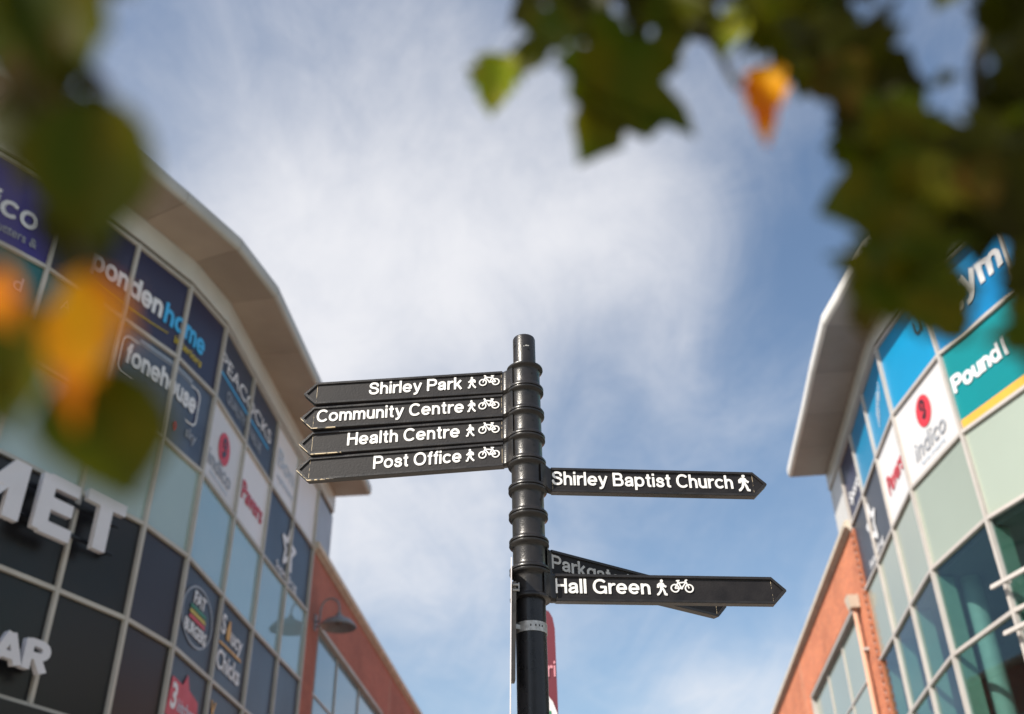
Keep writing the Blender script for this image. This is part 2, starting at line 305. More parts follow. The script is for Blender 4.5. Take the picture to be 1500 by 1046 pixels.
GL = {
 'H': ([[(h, 0), (h, 1)], [(.66, 0), (.66, 1)], [(h, .53), (.66, .53)]], .74),
 'P': ([[(h, 0), (h, 1)], [(h, b_), (.40, b_)]+arc(.40, .69, .245, .228, 90, -90, 2.3)+[(h, .462)]], .70),
 'B': ([[(h, 0), (h, 1)], [(h, b_), (.38, b_)]+arc(.38, .725, .215, .193, 90, -90)+[(h, .532)], [(h, .532), (.40, .532)]+arc(.41, .307, .25, .225, 90, -90)+[(h, h)]], .74),
 'C': ([arc(.44, .5, .355, .43, 42, 318, 2.2, 40)], .80),
 'G': ([arc(.45, .5, .365, .43, 42, 322, 2.2, 40), [(.46, .46), (.82, .46)], [(.775, .50), (.775, 0)]], .87),
 'O': ([arc(.46, .5, .375, .43, 0, 360, 2.2, 48)], .92),
 'S': ([spl(S_)], .745),
 'M': ([[(.1, 0), (.1, 1)], [(.1, .96), (.45, .28)], [(.45, .28), (.8, .96)], [(.8, 0), (.8, 1)]], .9),
 'E': ([[(h, 0), (h, 1)], [(h, 1-h), (.60, 1-h)], [(h, .52), (.55, .52)], [(h, h), (.60, h)]], .62),
 'T': ([[(0, 1-h), (.68, 1-h)], [(.34, 0), (.34, 1)]], .68),
 'A': ([[(.06, 0), (.39, .98)], [(.72, 0), (.39, .98)], [(.17, .26), (.61, .26)]], .78),
 'R': ([[(h, 0), (h, 1)], [(h, b_), (.38, b_)]+arc(.38, .70, .23, .218, 90, -90)+[(h, .482)], [(.36, .46), (.62, 0)]], .70),
 'D': ([[(h, 0), (h, 1)], [(h, b_), (.30, b_)]+arc(.30, .5, .36, .418, 90, -90)+[(h, h)]], .74),
 'h': ([[(h, 0), (h, 1)], [(.50, 0), (.50, .40)]+arc(.295, .42, .205, .238, 0, 180, 2.1)], .58),
 'i': ([[(h, 0), (h, XH)], [(h, .845), (h, 1)]], .165),
 'l': ([[(h, 0), (h, 1)]], .165),
 'r': ([[(h, 0), (h, XH)], [(.375, .655)]+arc(.34, .36, .258, .295, 85, 180, 2.1)], .385),
 'e': ([arc(.335, .37, .255, .29, 0, 318, 2.15, 36)+[], [(.08, .365), (.66, .365)][0:2]], .67),
 'y': ([[(.04, XH), (.30, .04)], [(.55, XH), (.30, .04), (.24, -.10), (.17, -.165), (.04, -.165)]], .59),
 'a': ([spl([(.095, .50), (.14, .61), (.30, .66), (.45, .62), (.495, .50), (.495, .36)])+[(.495, .15), (.50, .09), (.56, .05)], spl([(.49, .42), (.36, .385), (.18, .345), (.085, .24), (.10, .13), (.20, .075), (.34, .10), (.46, .20), (.495, .30)])], .60),
 'k': ([[(h, 0), (h, 1)], [(.10, .27), (.50, XH)], [(.24, .42), (.53, 0)]], .59),
 'o': ([arc(.34, .37, .26, .29, 0, 360, 2.15, 40)], .68),
 'm': ([[(h, 0), (h, XH)], arc(.27, .42, .185, .238, 180, 0, 2.1)+[(.455, 0)], arc(.64, .42, .185, .238, 180, 0, 2.1)+[(.825, 0)]], .905),
 'u': ([[(.50, 0), (.50, XH)], [(h, XH), (h, .30)]+arc(.29, .31, .208, .24, 180, 360, 2.1)], .585),
 'n': ([[(h, 0), (h, XH)], [(.50, 0), (.50, .40)]+arc(.295, .42, .205, .238, 0, 180, 2.1)], .58),
 't': ([[(.19, .94), (.19, .18), (.215, .095), (.27, .07), (.37, .075)], [(0.02, .675), (.36, .675)]], .385),
 'c': ([arc(.335, .37, .255, .29, 42, 318, 2.15, 34)], .605),
 'f': ([[(.19, 0), (.19, .80), (.215, .89), (.27, .93), (.36, .925)], [(0.02, .675), (.35, .675)]], .35),
 'p': ([[(h, -.25), (h, XH)], arc(.335, .37, .255, .29, 0, 360, 2.15, 40)], .67),
 'b': ([[(h, 0), (h, 1)], arc(.335, .37, .255, .29, 0, 360, 2.15, 40)], .67),
 'd': ([[(.59, 0), (.59, 1)], arc(.335, .37, .255, .29, 0, 360, 2.15, 40)], .67),
 'g': ([[(.585, XH), (.585, 0), (.56, -.11), (.46, -.18), (.30, -.185), (.15, -.14), (.105, -.07)], arc(.335, .37, .252, .29, 0, 360, 2.15, 40)], .665),
 's': ([spl(s_)], .57),
}
GL['y'] = ([[(.06, XH+.0), (.31, .03)], [(.56, XH), (.29, -.02), (.235, -.115), (.16, -.165), (.05, -.16)]], .61)
def sdf_shapes(strokes, hw, discs=(), res=0.014, pad=0.2, polys=()):
    P = [p for s in strokes for p in s]+[(c[0]+d, c[1]+d) for c in discs for d in (-c[2], c[2])]+[p for q in polys for p in q]
    x0 = min(p[0] for p in P)-pad; x1 = max(p[0] for p in P)+pad; y0 = min(p[1] for p in P)-pad; y1 = max(p[1] for p in P)+pad
    nx = int((x1-x0)/res)+1; ny = int((y1-y0)/res)+1
    X, Y = np.meshgrid(x0+np.arange(nx)*res, y0+np.arange(ny)*res)
    D = np.full(X.shape, 9.0)
    for s in strokes:
        closed = math.hypot(s[0][0]-s[-1][0], s[0][1]-s[-1][1]) < 1e-4
        for i in range(len(s)-1):
            (ax, ay), (bx, by) = s[i], s[i+1]; L = math.hypot(bx-ax, by-ay)
            if L < 1e-6: continue
            t = ((X-ax)*(bx-ax)+(Y-ay)*(by-ay))/(L*L); tc_ = np.clip(t, 0, 1)
            d = np.hypot(X-ax-tc_*(bx-ax), Y-ay-tc_*(by-ay))-hw
            if not closed:
                if i == 0: d = np.maximum(d, -t*L)
                if i == len(s)-2: d = np.maximum(d, (t-1)*L)
            D = np.minimum(D, d)
    for cx, cy, r in discs: D = np.minimum(D, np.hypot(X-cx, Y-cy)-r)
    for q in polys:
        n = len(q); d = np.full(X.shape, 9.0); ins = np.zeros(X.shape, bool)
        for i in range(n):
            (ax, ay), (bx, by) = q[i], q[(i+1) % n]
            t = np.clip(((X-ax)*(bx-ax)+(Y-ay)*(by-ay))/((bx-ax)**2+(by-ay)**2), 0, 1)
            d = np.minimum(d, np.hypot(X-ax-t*(bx-ax), Y-ay-t*(by-ay)))
            if ay != by: ins ^= ((ay > Y) != (by > Y)) & (X < (bx-ax)*(Y-ay)/(by-ay)+ax)
        D = np.minimum(D, np.where(ins, -d, d)-0.006)
    return contours(D, x0, y0, res)
def contours(D, x0, y0, res):
    ny, nx = D.shape; S = D < 0; nxt = {}; pos = {}
    cells = np.argwhere(~((S[:-1, :-1] == S[1:, :-1]) & (S[:-1, :-1] == S[:-1, 1:]) & (S[:-1, :-1] == S[1:, 1:])))
    def ep(j, i, j2, i2):
        key = (min((j, i), (j2, i2)), max((j, i), (j2, i2)))
        if key not in pos:
            a = D[key[0]]; b2 = D[key[1]]; t = a/(a-b2)
            pos[key] = (x0+res*(key[0][1]+t*(key[1][1]-key[0][1])), y0+res*(key[0][0]+t*(key[1][0]-key[0][0])))
        return key
    for j, i in cells:
        j = int(j); i = int(i)
        c = [(j, i), (j, i+1), (j+1, i+1), (j+1, i)]; ins = [S[q] for q in c]
        en = []; ex = []
        for k in range(4):
            a, b2 = c[k], c[(k+1) % 4]
            if ins[k] and not ins[(k+1) % 4]: ex.append((k, ep(*a, *b2)))
            if not ins[k] and ins[(k+1) % 4]: en.append((k, ep(*a, *b2)))
        for k, e in ex:
            best = min(en, key=lambda q: (q[0]-k) % 4); nxt.setdefault(e, []).append(best[1])
    loops = []
    while nxt:
        st = next(iter(nxt)); cur = st; L = []
        while cur in nxt:
            L.append(pos[cur]); l = nxt[cur]; n_ = l.pop()
            if not l: del nxt[cur]
            cur = n_
            if cur == st: break
        if len(L) > 5: loops.append(simplify(L, res*0.16))
    return loops
def simplify(P, tol):
    P = np.array(P); n = len(P); a = 0; b2 = int(np.argmax(((P-P[0])**2).sum(1)))
    keep = {a, b2}
    def rec(i, j):
        if j-i < 2: return
        p, q = P[i], P[j % n]; d = q-p; L = math.hypot(*d)+1e-9
        idx = np.arange(i+1, j); dd = np.abs((P[idx % n]-p)[:, 0]*d[1]-(P[idx % n]-p)[:, 1]*d[0])/L
        k = int(np.argmax(dd))
        if dd[k] > tol: m_ = int(idx[k]); keep.add(m_ % n); rec(i, m_); rec(m_, j)
    rec(a, b2); rec(b2, n)
    return [tuple(P[i]) for i in sorted(keep)]
GC = {}
def glyph(ch, hw):
    if (ch, hw) not in GC: GC[(ch, hw)] = sdf_shapes(GL[ch][0], hw)
    return GC[(ch, hw)]
def solid(loops, depth, bevel=0.0):
    """fill outline loops (holes found by the curve filler) and give them a thickness"""
    cu = bpy.data.curves.new('tmp', 'CURVE'); cu.dimensions = '2D'; cu.fill_mode = 'BOTH'; cu.extrude = depth/2; cu.bevel_depth = bevel; cu.bevel_resolution = 0; cu.offset = -bevel
    for L in loops:
        s = cu.splines.new('POLY'); s.points.add(len(L)-1)
        for p, q in zip(s.points, L): p.co = (q[0], q[1], 0, 1)
        s.use_cyclic_u = True
    return curve_mesh(cu, depth)
def curve_mesh(cu, depth):
    o = bpy.data.objects.new('tmp', cu); C.objects.link(o)
    dg = bpy.context.evaluated_depsgraph_get(); me = bpy.data.meshes.new_from_object(o.evaluated_get(dg))
    bpy.data.objects.remove(o); bpy.data.curves.remove(cu)
    me.transform(Matrix.Translation((0, 0, depth/2)))
    return me
def stext(txt, cap, depth, hw=0.078, track=0.085, width=None, bevel=0.0):
    loops = []; x = 0
    for ch in txt:
        if ch == ' ': x += 0.30; continue
        for L in glyph(ch, hw): loops.append([(p[0]+x, p[1]) for p in L])
        x += GL[ch][1]+track
    x -= track
    sx = (width/x) if width else cap
    return solid([[(p[0]*sx, p[1]*cap) for p in L] for L in loops], depth, bevel), (width or x*cap)
def btext(txt, size, depth, offset=0.0, width=None, shear=0.0, space=1.0):
    cu = bpy.data.curves.new('tmp', 'FONT'); cu.body = txt; cu.size = size; cu.extrude = depth/2; cu.offset = offset*size; cu.shear = shear; cu.space_character = space; cu.resolution_u = 5
    me = curve_mesh(cu, depth)
    xs = [v.co.x for v in me.vertices]; x0, x1 = min(xs), max(xs)
    me.transform(Matrix.Translation((-x0, 0, 0)))
    if width: me.transform(Matrix.Diagonal((width/(x1-x0), 1, 1, 1)))
    return me
def shape(strokes, hw, discs, scale, depth, polys=(), res=0.012):
    return solid([[(p[0]*scale, p[1]*scale) for p in L] for L in sdf_shapes(strokes, hw, discs, res, polys=polys)], depth)
def ped_shape(scale, depth, flip=False):
    # walking figure, 1 unit tall, facing right
    body = [(.36, .80), (.56, .80), (.585, .55), (.56, .44), (.40, .44), (.37, .56)]
    st = [[(.41, .76), (.27, .66), (.25, .47)], [(.54, .76), (.63, .60), (.76, .53)]]
    legs = [[(.45, .46), (.40, .25), (.24, .05), (.17, .03)], [(.52, .46), (.62, .27), (.68, .05), (.80, .04)]]
    L = sdf_shapes(st, .042, [(.50, .915, .085)], 0.011, polys=[body])
    L2 = sdf_shapes(legs, .062, [(.50, .915, .085), (.25, .47, .03)], 0.011, polys=[body])
    D = sdf_shapes(st+[[(a[0], a[1]) for a in l] for l in legs], .064, [(.50, .915, .092), (.48, .62, .14)], 0.011, polys=[body])
    D = [[((1-p[0] if flip else p[0])*scale, p[1]*scale) for p in l] for l in D]
    return solid(D, depth)
def bike_shape(scale, depth, flip=False):
    # bicycle 1.72 units long, 1 unit tall
    wl = arc(.33, .33, .285, .285, 0, 360, 2, 40); wr = arc(1.39, .33, .285, .285, 0, 360, 2, 40)
    st = [wl, wr, [(.33, .33), (.60, .80)], [(.60, .80), (.83, .33)], [(.64, .74), (1.20, .82)], [(.83, .33), (1.20, .82)], [(1.14, .95), (1.39, .33)], [(1.14, .95), (1.30, .98)], [(.46, .90), (.72, .93)], [(.60, .80), (.58, .92)], [(.33, .33), (.83, .33)]]
    D = sdf_shapes(st, .047, [(.83, .33, .085)], 0.013)
    D = [[((1.72-p[0] if flip else p[0])*scale, p[1]*scale) for p in l] for l in D]
    return solid(D, depth)

# ------------------------------------------------------------------ ground and street (setting)
def plane_obj(name, x0, x1, y0, y1, z, mt):
    bm = bmesh.new(); bm.faces.new([bm.verts.new(p) for p in ((x0, y0, z), (x1, y0, z), (x1, y1, z), (x0, y1, z))])
    o = obj(name, bm, mt); o['kind'] = 'structure'; return o
M['pave'] = mat('paving', (0.42, 0.37, 0.31), 0.8, nscale=1.5, namt=0.3, bump=0.3, bscale=20)
M['land'] = mat('ground_earth', (0.16, 0.17, 0.12), 0.9, nscale=0.3, namt=0.4)
plane_obj('ground', -1500, 1500, -1500, 1500, -1.62, M['land'])
plane_obj('paving', -14, 14, -25, 60, -1.60, M['pave'])

# ------------------------------------------------------------------ walls that follow a bent plan
class Wall:
    def __init__(s, pts, side):
        s.p = [Vector((*q, 0)) for q in pts]; n = len(s.p); s.n = []
        for i in range(n):
            ns = []
            for a, b2 in ((i-1, i), (i, i+1)):
                if a >= 0 and b2 < n:
                    t = (s.p[b2]-s.p[a]).normalized(); ns.append(Vector((t.y, -t.x, 0))*side)
            v = sum(ns, Vector()); v.normalize(); s.n.append(v/max(v.dot(ns[0]), .5))
        s.S = [0]
        for a, b2 in zip(s.p, s.p[1:]): s.S.append(s.S[-1]+(b2-a).length)
        s.side = side
    def v(s, i, z, off): q = s.p[i]+s.n[i]*off; return Vector((q.x, q.y, z))
    def at(s, t, z, off):
        i = 0
        while i < len(s.S)-2 and t > s.S[i+1]: i += 1
        k = (t-s.S[i])/(s.S[i+1]-s.S[i]); q = (s.p[i]+s.n[i]*off).lerp(s.p[i+1]+s.n[i+1]*off, k)
        return Vector((q.x, q.y, z))
    def panel(s, i, z0, z1, off, th, inset=0.006):
        bm = bmesh.new(); t = (s.p[i+1]-s.p[i]).normalized()*inset
        v = []
        for z in (z0+inset, z1-inset):
            v += [s.v(i, z, off-th)+t, s.v(i+1, z, off-th)-t, s.v(i+1, z, off)-t, s.v(i, z, off)+t]
        hexa(bm, v); bmesh.ops.recalc_face_normals(bm, faces=bm.faces); return bm
    def strip(s, i0, i1, prof, closed=True, mi=None, gap=0.0, caps=True):
        bm = bmesh.new(); rings = []
        for i in range(i0, i1+1):
            g = Vector()
            if gap and i == i0: g = (s.p[i+1]-s.p[i]).normalized()*gap
            if gap and i == i1: g = (s.p[i-1]-s.p[i]).normalized()*gap
            rings.append([bm.verts.new(s.v(i, z, o)+g) for o, z in prof])
        n = len(prof)
        for a, b2 in zip(rings, rings[1:]):
            for k in range(n if closed else n-1):
                f = bm.faces.new((a[k], a[(k+1) % n], b2[(k+1) % n], b2[k]))
                if mi: f.material_index = mi[k]
        if caps: bm.faces.new(rings[0][::-1]); bm.faces.new(rings[-1])
        bmesh.ops.recalc_face_normals(bm, faces=bm.faces); return bm
    def mul(s, i, z0, z1, wd, o0, o1):
        bm = bmesh.new()
        t = ((s.p[min(i+1, len(s.p)-1)]-s.p[max(i-1, 0)]).normalized())*wd/2
        v = []
        for z in (z0, z1): v += [s.v(i, z, o0)-t, s.v(i, z, o0)+t, s.v(i, z, o1)+t, s.v(i, z, o1)-t]
        hexa(bm, v); bmesh.ops.recalc_face_normals(bm, faces=bm.faces); return bm
    def text(s, me, s0, z0, off, sgn=1, slope=0.0):
        for v in me.vertices: v.co = s.at(s0+sgn*v.co.x, z0+v.co.y+slope*v.co.x, off+v.co.z)
        bm = bmesh.new(); bm.from_mesh(me); bmesh.ops.recalc_face_normals(bm, faces=bm.faces); bm.to_mesh(me); bm.free(); me.update()
        return me
WL = Wall([(-9.9, 6.9), (-8.8, 7.7), (-7.75, 8.65), (-6.9, 9.62), (-6.08, 10.65), (-5.47, 11.78), (-4.97, 12.78), (-4.68, 13.86), (-4.55, 15.38), (-4.42, 16.9), (-4.28, 18.34), (-4.13, 19.73), (-4.03, 21.1)], 1)
WR = Wall([(11.2, 7.2), (10.0, 8.1), (8.9, 9.2), (7.9, 10.15), (7.0, 11.45), (6.43, 13.06), (6.25, 14.81), (6.39, 16.27), (6.56, 17.75), (6.7, 19.12), (6.84, 20.45)], -1)
SL = WL.S[2]; SR = WR.S[2]     # arc length of the first measured column
ROWS = [10, 8.69, 7.34, 6.0, 4.7, 3.35, 1.0, -1.6]

def prism(bm, poly, z0, z1, mi=0):
    a = [bm.verts.new((x, y, z0)) for x, y in poly]; b2 = [bm.verts.new((x, y, z1)) for x, y in poly]; n = len(poly)
    bm.faces.new(a[::-1]).material_index = mi; bm.faces.new(b2).material_index = mi
    for k in range(n): bm.faces.new((a[k], a[(k+1) % n], b2[(k+1) % n], b2[k])).material_index = mi
    bmesh.ops.recalc_face_normals(bm, faces=bm.faces)
M['soffitR'] = mat('soffit_metal_grey', (0.31, 0.285, 0.265), 0.5, nscale=1.1, namt=0.2)
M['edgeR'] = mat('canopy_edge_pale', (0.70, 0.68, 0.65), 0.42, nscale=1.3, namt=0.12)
def canopy(W, root, i0, i1, sm_='soffit', em_='edge'):
    prof = [(0.0, 10.50), (0.765, 10.50), (0.80, 10.505), (0.822, 10.525), (0.832, 10.56), (0.834, 10.66), (0.828, 10.71), (0.80, 10.745), (0.75, 10.76), (0.0, 10.84), (-0.25, 10.84), (-0.25, 10.50)]
    mi = [0, 1, 1, 1, 1, 1, 1, 1, 1, 1, 1, 0]
    for i in range(i0, i1):
        o = obj('canopy_panel', W.strip(i, i+1, prof, mi=mi, gap=0.004), [M[sm_], M[em_]], root); smooth_angle(o, 40)
    p2 = [(-0.2, 10.52), (0.74, 10.52), (0.80, 10.56), (0.81, 10.66), (0.72, 10.73), (-0.2, 10.80)]
    obj('canopy_core', W.strip(i0, i1, p2), M['gap'], root)
    obj('fascia', W.strip(i0, i1, [(-0.05, 10.11), (0.03, 10.11), (0.035, 10.13), (0.03, 10.497), (-0.05, 10.497)]), M['fascia'], root)
    obj('shadow_gap', W.strip(i0, i1, [(-0.06, 10.03), (-0.012, 10.03), (-0.012, 10.108), (-0.06, 10.108)]), M['gap'], root)
def grid_frame(W, root, last, m_, z_top=10.0):
    for i in range(0, last+1):
        a = obj('mullion', W.mul(i, -1.6, 10.028, 0.054, -0.03, 0.052), m_, root)
    for z in ROWS[:-1]:
        hh = 0.026
        obj('transom', W.strip(0, last, [(-0.03, z-hh), (0.045, z-hh), (0.045, z+hh), (-0.03, z+hh)]), m_, root)

def wall_box(bm, A, d, n, s0, s1, z0, z1, th, uvl):
    # brick block with metric uvs on the outer faces
    P = lambda s, z, o: Vector((A[0]+d[0]*s+n[0]*o, A[1]+d[1]*s+n[1]*o, z))
    v = [bm.verts.new(P(*q)) for q in ((s0, z0, 0), (s1, z0, 0), (s1, z1, 0), (s0, z1, 0), (s0, z0, -th), (s1, z0, -th), (s1, z1, -th), (s0, z1, -th))]
    for idx, uvs in (((0, 1, 2, 3), ((s0, z0), (s1, z0), (s1, z1), (s0, z1))), ((4, 7, 6, 5), ((s0, z0), (s0, z1), (s1, z1), (s1, z0))),
                     ((0, 3, 7, 4), ((0, z0), (0, z1), (th, z1), (th, z0))), ((1, 5, 6, 2), ((0, z0), (th, z0), (th, z1), (0, z1))),
                     ((3, 2, 6, 7), ((s0, 0), (s1, 0), (s1, th), (s0, th))), ((0, 4, 5, 1), ((s0, 0), (s0, th), (s1, th), (s1, 0)))):
        f = bm.faces.new([v[i] for i in idx])
        for l, u in zip(f.loops, uvs): l[uvl].uv = u
def brick_wing(root, A, B, side, L, wins, mb, zt, cop_m, glassm, fr):
    d = Vector((B[0]-A[0], B[1]-A[1], 0)).normalized(); n = Vector((d.y, -d.x, 0))*side
    bm = bmesh.new(); uvl = bm.loops.layers.uv.new('uv'); th = 0.3
    cols = sorted({0, L, *[q for w_ in wins for q in (w_['s'][0], w_['s'][-1])]})
    for a, b2 in zip(cols, cols[1:]):
        hit = [w_ for w_ in wins if w_['s'][0] <= a+1e-6 and w_['s'][-1] >= b2-1e-6]
        if not hit: wall_box(bm, A, d, n, a, b2, -1.6, zt, th, uvl)
        else:
            w_ = hit[0]
            wall_box(bm, A, d, n, a, b2, w_['z'][0], zt, th, uvl)
            wall_box(bm, A, d, n, a, b2, -1.6, w_['z'][-1], th, uvl)
    # movement joints are built as gaps filled with a darker strip
    obj('brick_wall', bm, mb, root)
    P = lambda s, z, o: Vector((A[0]+d[0]*s+n[0]*o, A[1]+d[1]*s+n[1]*o, z))
    bm = bmesh.new()
    for s in np.arange(8.3, L-1, 8.0):
        hexa(bm, [P(s, -1.6, 0.001), P(s+.02, -1.6, 0.001), P(s+.02, -1.6, .004), P(s, -1.6, .004), P(s, zt, 0.001), P(s+.02, zt, 0.001), P(s+.02, zt, .004), P(s, zt, .004)])
    obj('movement_joint', bm, M['coping'], root)
    # coping: a small lower course and a projecting cap
    for nm, pr in (('coping', [(-0.30, zt+.05), (0.10, zt+.05), (0.12, zt+.07), (0.12, zt+.17), (0.08, zt+.20), (-0.30, zt+.22)]), ('coping_course', [(-0.28, zt), (0.045, zt), (0.045, zt+.048), (-0.28, zt+.048)])):
        bm = bmesh.new(); r0 = [bm.verts.new(P(-0.02, z, o)) for o, z in pr]; r1 = [bm.verts.new(P(L, z, o)) for o, z in pr]; k = len(pr)
        for i in range(k): bm.faces.new((r0[i], r0[(i+1) % k], r1[(i+1) % k], r1[i]))
        bm.faces.new(r0[::-1]); bm.faces.new(r1); bmesh.ops.recalc_face_normals(bm, faces=bm.faces)
        obj(nm, bm, cop_m, root)
    for w_ in wins:
        s = w_['s']; z = w_['z']
        o0 = -0.12
        wd = obj('window_frame', bmesh.new(), fr, root)
        bm = bmesh.new(); t = 0.038
        def hb(sa, sb, za, zb, oa, ob):
            hexa(bm, [P(sa, za, oa), P(sb, za, oa), P(sb, za, ob), P(sa, za, ob), P(sa, zb, oa), P(sb, zb, oa), P(sb, zb, ob), P(sa, zb, ob)])
        hb(s[0], s[-1], z[0]-2*t, z[0], o0-.05, -0.01)
        hb(s[0], s[-1], z[-1], z[-1]+t, o0-.05, 0.03)
        for i, q in enumerate(s):
            a = q if i == 0 else (q-t if i == len(s)-1 else q-t/2)
            hb(a, a+t, z[-1]+t, z[0]-2*t, o0-.05, o0+.03 if 0 < i < len(s)-1 else -0.01)
        for q in z[1:-1]:
            for a, b2 in zip(s, s[1:]): hb(a+t, b2-t*.5-.002, q-t/2, q+t/2, o0-.045, o0+.025)
        bmesh.ops.recalc_face_normals(bm, faces=bm.faces); bm.to_mesh(wd.data); bm.free()
        for a, b2 in zip(s, s[1:]):
            for zh, zl in zip(z, z[1:]):
                bm = bmesh.new(); e = 0.01
                hexa(bm, [P(a+e, zl+e, o0-.03), P(b2-e, zl+e, o0-.03), P(b2-e, zl+e, o0), P(a+e, zl+e, o0), P(a+e, zh-e, o0-.03), P(b2-e, zh-e, o0-.03), P(b2-e, zh-e, o0), P(a+e, zh-e, o0)])
                bmesh.ops.recalc_face_normals(bm, faces=bm.faces)
                gm = glassm if not w_.get('low') or zh > 6.5 else w_['low']
                obj('window_pane', bm, gm, wd)
    return P, d, n

# ------------------------------------------------------------------ left building
LB = thing('retail_building', 'shaded curved retail building on the left with raised letters and many shop sign panels', 'building', (-6.5, 14, -1.6))
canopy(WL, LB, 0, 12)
grid_frame(WL, LB, 11, M['frame'])
# palette of the panels: row, column (0 = first column, 2 = first measured)
palL = {}
for i in range(0, 11):
    c = i-2
    palL[(0, i)] = 'purple' if c <= 1 else ('navy' if c <= 4 else ('slateL' if c <= 6 else 'whiteV'))
    palL[(1, i)] = 'tealL' if c <= 1 else ('black' if c == 2 else ('fone' if c <= 4 else ('whiteV' if c <= 6 else 'slateL')))
    palL[(2, i)] = 'spanL' if c <= 4 else 'tealG'
    palL[(3, i)] = 'black' if c <= 3 else ('plum' if c <= 6 else 'slateL')
    palL[(4, i)] = 'black' if c <= 3 else ('plum' if c <= 6 else 'slateL')
    palL[(5, i)] = 'black'
    palL[(6, i)] = 'bglassL'
# column c of the photograph's left front: 2 = P1..P2 etc. shift so that the measured mullions agree
palL2 = {}
order0 = ['purple']*3+['purple', 'navy', 'navy', 'navy', 'slateL', 'slateL', 'whiteV', 'whiteV']
order1 = ['tealL']*3+['tealL', 'tealL', 'fone', 'fone', 'whiteV', 'whiteV', 'slateL', 'slateL']
order2 = ['spanL']*7+['tealG']*4
order3 = ['black']*6+['plum', 'plum', 'plum', 'slateL', 'slateL']
order4 = ['black']*6+['black', 'plum', 'plum', 'slateL', 'slateL']
for i in range(11):
    for r, o_ in enumerate((order0, order1, order2, order3, order4, ['black']*11, ['bglassL']*11)): palL2[(r, i)] = o_[i]
nm_of = {'spanL': 'spandrel_panel', 'tealG': 'glass_panel', 'bglassL': 'shopfront_glass', 'spanR': 'spandrel_panel', 'glass': 'glass_panel'}
lb_of = {'purple': 'purple sign panel', 'navy': 'navy blue sign panel', 'slateL': 'slate blue sign panel', 'slateR': 'dark slate sign panel', 'whiteV': 'white sign panel', 'tealL': 'dark teal sign panel', 'tealR': 'teal sign panel',
         'fone': 'steel blue sign panel', 'black': 'black blank panel', 'plum': 'plum black sign panel', 'blue': 'bright blue sign panel', 'blue2': 'blue sign panel', 'spanL': 'pale green spandrel panel', 'tealG': 'teal reflective glass panel'}
PL = {}
for (r, i), mn in palL2.items():
    PL[(r, i)] = obj(nm_of.get(mn, 'sign_panel'), WL.panel(i, ROWS[r+1], ROWS[r], 0.0, 0.025), M[mn], LB, lb_of.get(mn))
# grey end cladding beyond the last mullion
obj('end_cladding', WL.panel(11, 8.84, 10.0, 0.0, 0.03), M['clad'], LB)
obj('corner_post', WL.mul(12, 8.84, 10.02, 0.05, -0.25, 0.0), M['clad'], LB)
bm = bmesh.new()
q = [WL.v(i, 0, -0.06) for i in range(13)]
prism(bm, [(p.x, p.y) for p in q]+[(-18, 21.1), (-18, 6.9)], -1.6, 10.45)
obj('building_core', bm, M['core'], LB)
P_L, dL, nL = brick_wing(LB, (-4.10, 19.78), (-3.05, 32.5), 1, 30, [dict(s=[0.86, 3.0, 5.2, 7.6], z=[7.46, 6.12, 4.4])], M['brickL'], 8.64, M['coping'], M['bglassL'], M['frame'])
bm = bmesh.new()
a = P_L(0.02, 0, -0.31); b2 = P_L(30, 0, -0.31)
prism(bm, [(a.x, a.y), (b2.x, b2.y), (-16, 50), (-16, 19.9)], -1.6, 8.5)
obj('wing_core', bm, M['core'], LB)

def wtext(W, parent, me, s, z, m_, off=0.012, sgn=1, base=SL, slope=0.0, name='lettering'):
    return obj(name, W.text(me, base+s, z, off, sgn, slope), m_, parent)
# s measured in metres from the first measured column line
T = lambda *a, **k: stext(*a, **k)[0]
wtext(WL, PL[(0, 3)], T('ico', .36, .006, width=.62), 1.72, 9.02+.10, M['txtw'])
wtext(WL, PL[(0, 3)], btext('hutters &', .20, .004, .004, width=.62), 1.78, 8.88, M['txtg'])
wtext(WL, PL[(0, 4)], T('ponden', .36, .006, hw=.105, width=1.36), 3.20, 9.12, M['txtw'], name='lettering')
wtext(WL, PL[(0, 5)], T('home', .36, .006, hw=.095, width=1.02), 4.62, 9.10, M['cyan'])
wtext(WL, PL[(0, 6)], btext('interiors', .19, .004, .012, width=.74), 4.90, 8.90, M['gold'])
bm = bmesh.new()
for k in range(14):
    s0 = 3.15+k*.115; z0 = 8.98-.04*math.sin(k/14*math.pi)
    z1 = 8.98-.04*math.sin((k+1)/14*math.pi); tt = .012+.010*math.sin(k/14*math.pi)
    hexa(bm, [WL.at(SL+s0, z0-tt, .006), WL.at(SL+s0+.115, z1-tt, .006), WL.at(SL+s0+.115, z1-tt, .012), WL.at(SL+s0, z0-tt, .012), WL.at(SL+s0, z0, .006), WL.at(SL+s0+.115, z1, .006), WL.at(SL+s0+.115, z1, .012), WL.at(SL+s0, z0, .012)])
obj('underline', bm, M['gold'], PL[(0, 4)])
